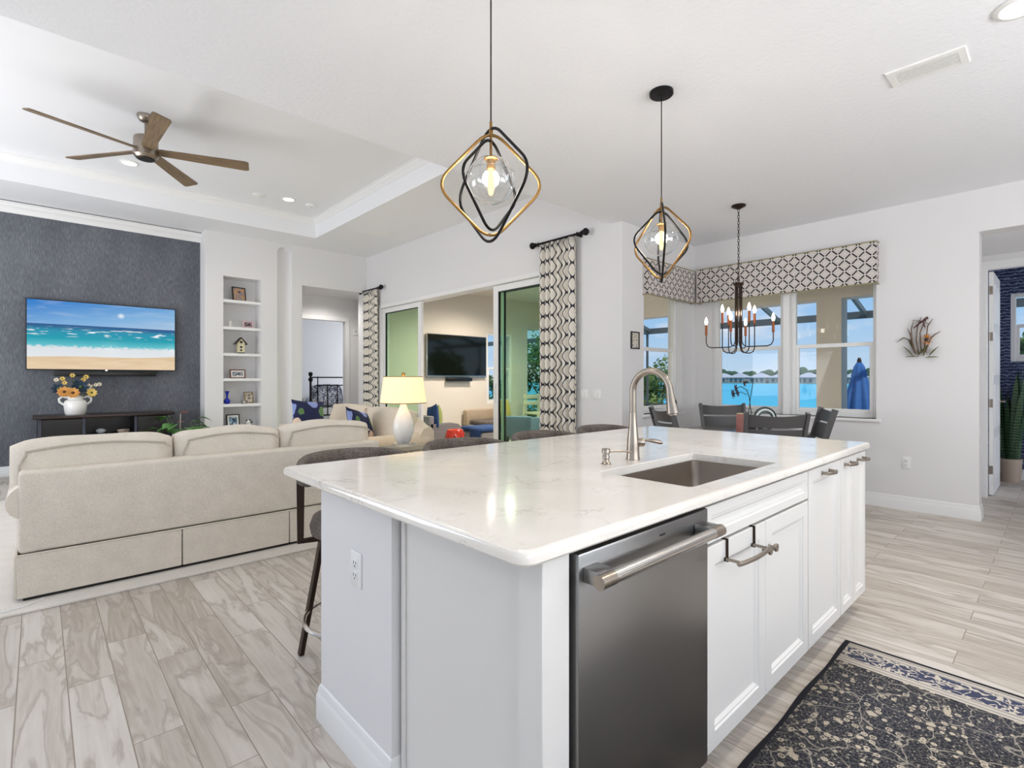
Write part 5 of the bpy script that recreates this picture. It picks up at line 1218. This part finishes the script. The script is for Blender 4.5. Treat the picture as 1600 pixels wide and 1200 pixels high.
# outdoor television
ot = thing('outdoor_television', 'dark outdoor television with a silver rim on the lanai wall', 'television', (6.37, LY - .04, 1.31))
ox0, ox1, oz0, oz1 = 5.61, 7.13, 1.306, 2.17
B().rbox(ox0, LY - .07, oz0, ox1, LY - .02, oz1, .005, 1).build('bezel', 'steelh', ot)
scr = plain('dark_reflective_screen', (14, 18, 14), .06, 0)
B().box(ox0 + .014, LY - .0715, oz0 + .03, ox1 - .014, LY - .069, oz1 - .014).build('screen', scr, ot)
B().box(6.2, LY - .021, 1.5, 6.6, LY, 2.0).build('wall_mount', 'blackpl', ot)
tag(B().rbox(6.09, LY - .10, 1.215, 6.72, LY, 1.285, .008, 2).build('soundbar', 'blackpl'), 'short black soundbar on the lanai wall below the outdoor television', 'soundbar')
def wicker():
    m, t, o = mat_new('gray_wicker'); co = obj_co(t)
    w1 = nd(t, 'TexWave', {'bands_direction': 'Z'}, Vector=co, Scale=11.0, Distortion=.6); w2 = nd(t, 'TexWave', {'bands_direction': 'X'}, Vector=co, Scale=22.0, Distortion=.8)
    f = mth(t, 'MULTIPLY', w1.outputs[1], mth(t, 'ADD', .6, mth(t, 'MULTIPLY', w2.outputs[1], .4)))
    bsdf(t, o, ramp(t, f, [(.0, (112, 110, 112)), (.6, (150, 148, 150)), (1, (168, 166, 166))]), .7, 0, bump(t, f, .5, .01)); return m
M['wicker'] = wicker()
wc = thing('wicker_armchair', 'gray wicker armchair outside, below the outdoor television', 'armchair', (5.08, 7.6, LZ))
b = B(); prof = [(4.80, LZ + .04), (5.44, LZ + .04), (5.47, .30), (5.46, .42), (5.40, .475), (5.30, .50), (4.80, .50)]
B().prism(prof, 'y', 7.22, 7.36).build('arm', 'wicker', wc); B().prism(prof, 'y', 7.96, 8.10).build('arm', 'wicker', wc)
B().rbox(4.80, 7.36, LZ + .06, 5.42, 7.96, .26, .02, 2).build('seat_base', 'wicker', wc); B().rbox(4.795, 7.22, .40, 4.90, 8.10, .64, .03, 2).build('back', 'wicker', wc)
B().rbox(4.9, 7.37, .26, 5.45, 7.95, .40, .04, 3, puff=.15).build('seat_cushion', 'navy', wc)
cushion('throw_pillow', 'blue pillow in the wicker armchair, left of the green one', (5.0, 7.42, .60), .42, .42, .14, (0, 12, 78), 'navy')
cushion('throw_pillow', 'olive green pillow in the wicker armchair under the outdoor television', (5.16, 7.5, .57), .40, .40, .15, (0, 22, 60), fabric('olive_cloth', (150, 160, 92), 200, 8))
gs = thing('garden_stool', 'glossy red ceramic garden stool standing on the lanai', 'stool', (5.0, 6.78, LZ)); RD = plain('red_glaze', (206, 58, 36), .12)
gx, gy = 5.0, 6.78
B().lathe([(0, 0), (.13, 0), (.135, .02), (.155, .12), (.168, .24), (.165, .36), (.14, .49), (.13, .53), (.11, .545), (0, .545)], (gx, gy, LZ), 32).build('body', RD, gs)
b = B()
for k in range(8):
    a = 2 * PI * k / 8; m_ = Matrix.Rotation(a, 4, 'Z') @ Matrix.Rotation(R(90), 4, 'Y')
    for dz, da in ((.40, 0), (.40, .22), (.43, .11), (.37, .11)):
        a2 = a + da; b.ball((gx + .152 * cos(a2), gy + .152 * sin(a2), LZ + dz), (.012, .012, .012), 8, 6)
b.build('cutouts', 'blackpl', gs)
b = B()
for k in range(16): b.ball((gx + .146 * cos(2 * PI * k / 16), gy + .146 * sin(2 * PI * k / 16), LZ + .475), .012, 8, 5)
b.build('nail_heads', RD, gs)
om = thing('wicker_ottoman', 'gray wicker ottoman with a navy cushion beside the red garden stool', 'ottoman', (6.1, 7.35, LZ))
B().rbox(5.78, 7.05, LZ + .03, 6.45, 7.65, .31, .05, 3).build('base', 'wicker', om)
tag(B().rbox(5.76, 7.03, .312, 6.47, 7.67, .385, .035, 3).rbox(5.745, 7.06, .12, 5.775, 7.35, .36, .012, 2).build('navy_throw', 'navy'), 'navy throw draped over the wicker ottoman', 'throw')
ws = thing('wicker_sofa', 'wicker bench seat against the lanai wall below the outdoor window', 'sofa', (7.1, 8.2, LZ))
B().rbox(6.5, 7.85, LZ + .04, 7.62, 8.5, .32, .03, 2).build('seat_base', 'wicker', ws); B().rbox(6.5, 8.4, .3, 7.62, 8.55, .62, .03, 2).build('back', fabric('tan_wicker', (176, 156, 134), 60, 14), ws); B().rbox(6.55, 7.86, .32, 7.58, 8.4, .42, .04, 3).build('seat_cushion', 'tweed', ws)
cushion('throw_pillow', 'yellow pillow on the outdoor bench beside the door frame', (7.42, 8.25, .60), .44, .44, .14, (-12, 0, 20), fabric('yellow_cloth', (226, 196, 104), 200, 8))
# outdoor dining chairs and a tall stool seen through the green glass
def patio_chair(x, y, rz, lab):
    t = thing('patio_chair', lab, 'chair', (x, y, LZ), R(rz), 'blue gray patio chairs')
    SL = M.setdefault('sling', fabric('blue_gray_sling', (116, 134, 160), 160, 8))
    B().rbox(-.25, -.25, .33, .25, .25, .39, .03, 3).build('seat', SL, t, True)
    B().rbox(-.25, -.03, -.20, .25, .03, .20, .028, 4, Matrix.Translation((0, .27, .50)) @ Matrix.Rotation(R(-12), 4, 'X')).build('backrest', SL, t, True)
    for sx in (-1, 1):
        for sy in (-1, 1): B().cyl((sx * .22, sy * .22, 0), (sx * .22, sy * .22, .34), .014, n=8).build('leg', 'bronze', t, True)
patio_chair(6.62, 6.86, 120, 'blue gray patio chair on the left, seen through the green glass door')
patio_chair(6.22, 6.02, -60, 'blue gray patio chair on the right, seen through the green glass door')
pt = thing('patio_table', 'low blue gray patio table between the patio chairs', 'table', (7.15, 6.35, LZ))
B().lathe([(0, 0), (.42, 0), (.43, .01), (.42, .03), (0, .03)], (7.15, 6.35, .36), 36).build('tabletop', plain('blue_gray_metal', (120, 138, 160), .4), pt); B().lathe([(0, 0), (.22, 0), (.2, .02), (.03, .05), (.03, .46), (0, .46)], (7.15, 6.35, LZ), 20).build('pedestal', 'bronze', pt)
bs_ = thing('patio_bar_chair', 'cream tall patio chair by the shrubs, seen through the green glass door', 'chair', (8.2, 8.0, LZ)); CT = plain('cream_resin', (222, 214, 186), .5)
B().rbox(7.97, 7.77, .48, 8.43, 8.23, .53, .02, 2).build('seat', CT, bs_)
b = B()
for z in (.68, .82): b.rbox(7.95, 8.18, z, 8.45, 8.23, z + .09, .01, 2)
b.build('back_slats', CT, bs_)
for x in (7.99, 8.41):
    for y, zt in ((7.80, .50), (8.2, .93)): B().tube([(x + (.05 if x > 8.2 else -.05), y + (.06 if y > 8 else -.06), LZ), (x, y, zt)], 0, flat=(.024, .018)).build('leg', CT, bs_)

# ------------------------------------------------------------------ pool cage, umbrella, planting
CG = plain('bronze_cage_aluminium', (92, 98, 98), .5)
cage = thing('pool_cage', 'bronze aluminium screen cage of beams and posts beyond the lanai', 'pool enclosure', (12.9, 6, LZ))
def beam(a, b_, w=.05, h=.065): return B().tube([a, b_], 0, flat=(w, h)).build('beam', CG, cage)
XC = 12.9
beam((XC, -2, 2.63), (XC, 16, 2.63), .05, .075); beam((XC, -2, 1.0 - .45), (XC, 16, .55), .02, .02)
for y in (-1.6, 1.2, 4.45, 6.3, 8.2, 10.2, 12.5): B().box(XC - .025, y - .025, LZ, XC + .025, y + .025, 2.6).build('post', CG, cage)
for y in (-.6, 1.15, 2.88, 4.62, 6.3, 8.1): beam((LX + .3, y, 3.62), (XC, y, 2.63), .03, .05)
um = thing('patio_umbrella', 'closed blue patio umbrella standing by the pool beyond the right nook window', 'umbrella', (11.6, 2.70, LZ)); qx2, qy2 = 11.6, 2.70
BLU = fabric('blue_canvas', (62, 112, 178), 120, 10)
B().cyl((qx2, qy2, LZ), (qx2, qy2, 1.60), .02, n=12).build('pole', 'bronze', um)
def foldring(r_, z, am, ph=0): return [(qx2 + r_ * (1 + am * cos(8 * 2 * PI * k / 64 + ph)) * cos(2 * PI * k / 64), qy2 + r_ * (1 + am * cos(8 * 2 * PI * k / 64 + ph)) * sin(2 * PI * k / 64), z) for k in range(64)]
B().loops([foldring(.20, .50, .25), foldring(.225, .58, .22), foldring(.22, .75, .2), foldring(.17, 1.05, .18), foldring(.115, 1.32, .12), foldring(.10, 1.36, .1)], False, True).build('canopy', BLU, um, ang=70)
B().loops([foldring(.125, 1.32, .12), foldring(.085, 1.50, .08), foldring(.045, 1.58, .02)], False, True).build('top_vent', BLU, um, ang=70)
B().lathe([(0, 0), (.04, 0), (.035, .05), (.028, .08), (.015, .1), (0, .1)], (qx2, qy2, 1.575), 14).build('finial', 'bronze', um)
B().lathe([(0, 0), (.28, 0), (.27, .05), (.05, .08), (0, .08)], (qx2, qy2, LZ), 24).build('base', 'bronze', um)

def leafy(name, label, c, spread, h, n, mat, cat='tree', group=None, trunk=.05, ls=.07, base=.25, clump=9):
    o = thing(name, label, cat, c, 0, group); b = B(); tb_ = B(); rr = random.Random(hash(label) % 1000 if False else len(label) * 7 + int(abs(c[0]) * 10))
    cl = []
    for k in range(clump):
        a = rr.random() * 2 * PI; q = spread * (.25 + .7 * rr.random()); cl.append((q * cos(a) * .8, q * sin(a) * .8, h * (base + (1 - base) * rr.random() ** .8) , spread * (.28 + .25 * rr.random())))
    for x, y, z, s_ in cl: tb_.tube([(c[0], c[1], c[2]), (c[0] + x * .3, c[1] + y * .3, c[2] + z * .55), (c[0] + x, c[1] + y, c[2] + z)], [trunk, trunk * .6, trunk * .2], 6)
    for i in range(n):
        x, y, z, s_ = cl[rr.randrange(clump)]; d = Vector((rr.gauss(0, 1), rr.gauss(0, 1), rr.gauss(0, .8))); d = d.normalized() * s_ * rr.random() ** .4
        p = Vector((c[0] + x, c[1] + y, c[2] + z)) + d; u = Vector((rr.gauss(0, 1), rr.gauss(0, 1), rr.gauss(0, 1))).normalized(); w = u.orthogonal().normalized(); l = ls * (.6 + .8 * rr.random())
        b.add([p - u * l, p + w * l * .42, p + u * l, p - w * l * .42], [(0, 1, 2, 3)])
    b.build('foliage', mat, o, smooth=False); tb_.build('trunk', 'bark', o); return o
def leafmat(name, a, b_):
    m, t, o = mat_new(name); n = noise(t, obj_co(t), 3, 2); c = ramp(t, n, [(.35, a), (.65, b_)]); d = nd(t, 'BsdfDiffuse', None, Color=c); tr = nd(t, 'BsdfTranslucent', None, Color=c); g = nd(t, 'MixShader', None, i0=.35, i1=d.outputs[0], i2=tr.outputs[0]); t.links.new(g.outputs[0], o.inputs[0]); return m
LA = leafmat('sunlit_leaves', (112, 140, 76), (156, 176, 112)); LB = leafmat('dense_leaves', (70, 104, 62), (128, 156, 98))
leafy('garden_tree', 'loose leafy tree beyond the pool cage, seen through the side window', (13.9, 8.4, LZ - .3), .95, 2.05, 2600, LA, 'tree', 'trees outside', .05, .075, .3, 12)
leafy('garden_tree', 'dense dark shrub tree beyond the green glass door, left of the right curtain', (11.6, 10.9, LZ - .1), 1.3, 2.9, 5200, LB, 'tree', 'trees outside', .05, .075, .1, 16)
leafy('garden_tree', 'second dense shrub tree beyond the green glass door, half behind the curtain', (12.4, 9.4, LZ - .1), 1.0, 2.7, 3600, LB, 'tree', 'trees outside', .05, .075, .1, 14)
leafy('garden_shrub', 'green shrub outside the lanai window beside the outdoor television', (8.1, 10.4, LZ), .8, 1.3, 1800, LA, 'shrub', None, .03, .07, .1, 9)
leafy('palm_shrub', 'leafy palm shrub outside the study window', (12.2, .1, LZ), 1.0, 2.1, 2400, LA, 'shrub', None, .05, .12, .4, 10)

# ------------------------------------------------------------------ lake and far shore
def water():
    m, t, o = mat_new('lake_water'); n = noise(t, obj_co(t, (.35, .12, 1)), 1.0, 5, .6); n2 = noise(t, obj_co(t, (.012, .03, 1)), 1.5, 3)
    c = ramp(t, n2, [(.3, (66, 190, 214)), (.7, (104, 212, 228))]); bsdf(t, o, c, .5, 0, bump(t, n, .25, .2), Specular_IOR_Level=.3); return m
def flat(name, label, cat, pts, z, mat, kind=None):
    b = B(); b.v = [(x, y, z) for x, y in pts]; b.f = [tuple(range(len(pts)))]; o = b.build(name, mat, smooth=False, loc=(pts[0][0], pts[0][1], z)); tag(o, label, cat, None, kind); return o
flat('lake', 'wide turquoise lake beyond the pool deck', 'lake', [(16, -300), (330, -300), (330, 420), (16, 420)], -1.1, water(), 'stuff')
flat('grass_bank', 'green grass bank along the far side of the lake', 'grass', [(288, -300), (420, -300), (420, 420), (288, 420)], -1.0, plain('far_grass', (140, 160, 104), .9, 0, 0, 0, 10), 'stuff')
b = B().prism([(14.2, LZ - .1), (16.5, -1.25), (16.5, -1.6), (14.2, -1.6)], 'y', -60, 60); o = b.build('lawn_bank', plain('lawn', (120, 150, 82), .9, 0, 6, .2, 12), smooth=False); tag(o, 'grassy bank sloping from the pool deck to the lake', 'grass', None, 'stuff')
rr = random.Random(3)
ROOF = plain('pale_roof', (196, 196, 200), .8); HWALL = plain('house_wall', (150, 162, 170), .8); HWIN = plain('house_window', (74, 96, 112), .2)
labs = ['far house with a pale hip roof across the lake, leftmost in the left nook window', 'far house with a pale hip roof across the lake, second in the left nook window', 'far house with a pale hip roof across the lake, above the orchid blooms', 'far house with a pale hip roof across the lake, behind the window mullion', 'far house with a pale hip roof across the lake, left of the lanai column', 'far house with a pale hip roof across the lake, left of the blue umbrella', 'far house with a pale hip roof across the lake, beyond the side window tree']
xh = 300
for (r_, lab) in zip((.405, .437, .478, .52, .572, .665, .30), labs):
    # place along the shore in the direction seen through the nook windows
    y = xh * (.7343 - .6788 * r_) / (.6788 + .7343 * r_); w = 4.6 + .6 * rr.random(); d = 6
    hs = thing('lake_house', lab, 'house', (xh, y, -1), 0, 'houses across the lake')
    B().box(xh, y - w, -1, xh + 2 * d, y + w, 2.3).build('wall', HWALL, hs)
    b = B(); e_ = .5
    b.add([(xh - e_, y - w - e_, 2.2), (xh + 2 * d + e_, y - w - e_, 2.2), (xh + 2 * d + e_, y + w + e_, 2.2), (xh - e_, y + w + e_, 2.2), (xh + d, y - w * .15, 4.9), (xh + d, y + w * .15, 4.9)], [(0, 1, 4), (1, 2, 5, 4), (2, 3, 5), (3, 0, 4, 5), (0, 3, 2, 1)])
    b.build('roof', ROOF, hs, smooth=False)
    for k in range(3): B().box(xh - .05, y - w * .7 + k * w * .55, -.4, xh + .05, y - w * .7 + k * w * .55 + w * .3, 1.6).build('window', HWIN, hs)
FT = leafmat('far_leaves', (82, 112, 92), (110, 138, 112))
for k in range(15):
    r_ = .26 + .033 * k + .01 * rr.random(); xt = 330 + 6 * rr.random(); y = xt * (.7343 - .6788 * r_) / (.6788 + .7343 * r_); b = B(); hh = 6.5 + 4.5 * rr.random() * (1 if .45 < r_ < .62 else .6)
    for j in range(7): b.ball((xt + rr.uniform(-2, 2), y + rr.uniform(-2.6, 2.6), -1 + hh * (.35 + .35 * rr.random())), (2.5 + rr.random(), 2.6 + rr.random(), 2 + 1.2 * rr.random()), 10, 7)
    t = thing('far_tree', 'hazy dark green tree behind the houses across the lake', 'tree', (xt, y, -1), 0, 'trees across the lake')
    b.build('crown', FT, t); B().cyl((xt, y, -1), (xt, y, hh * .5), .5, .3, 8).build('trunk', 'bark', t)
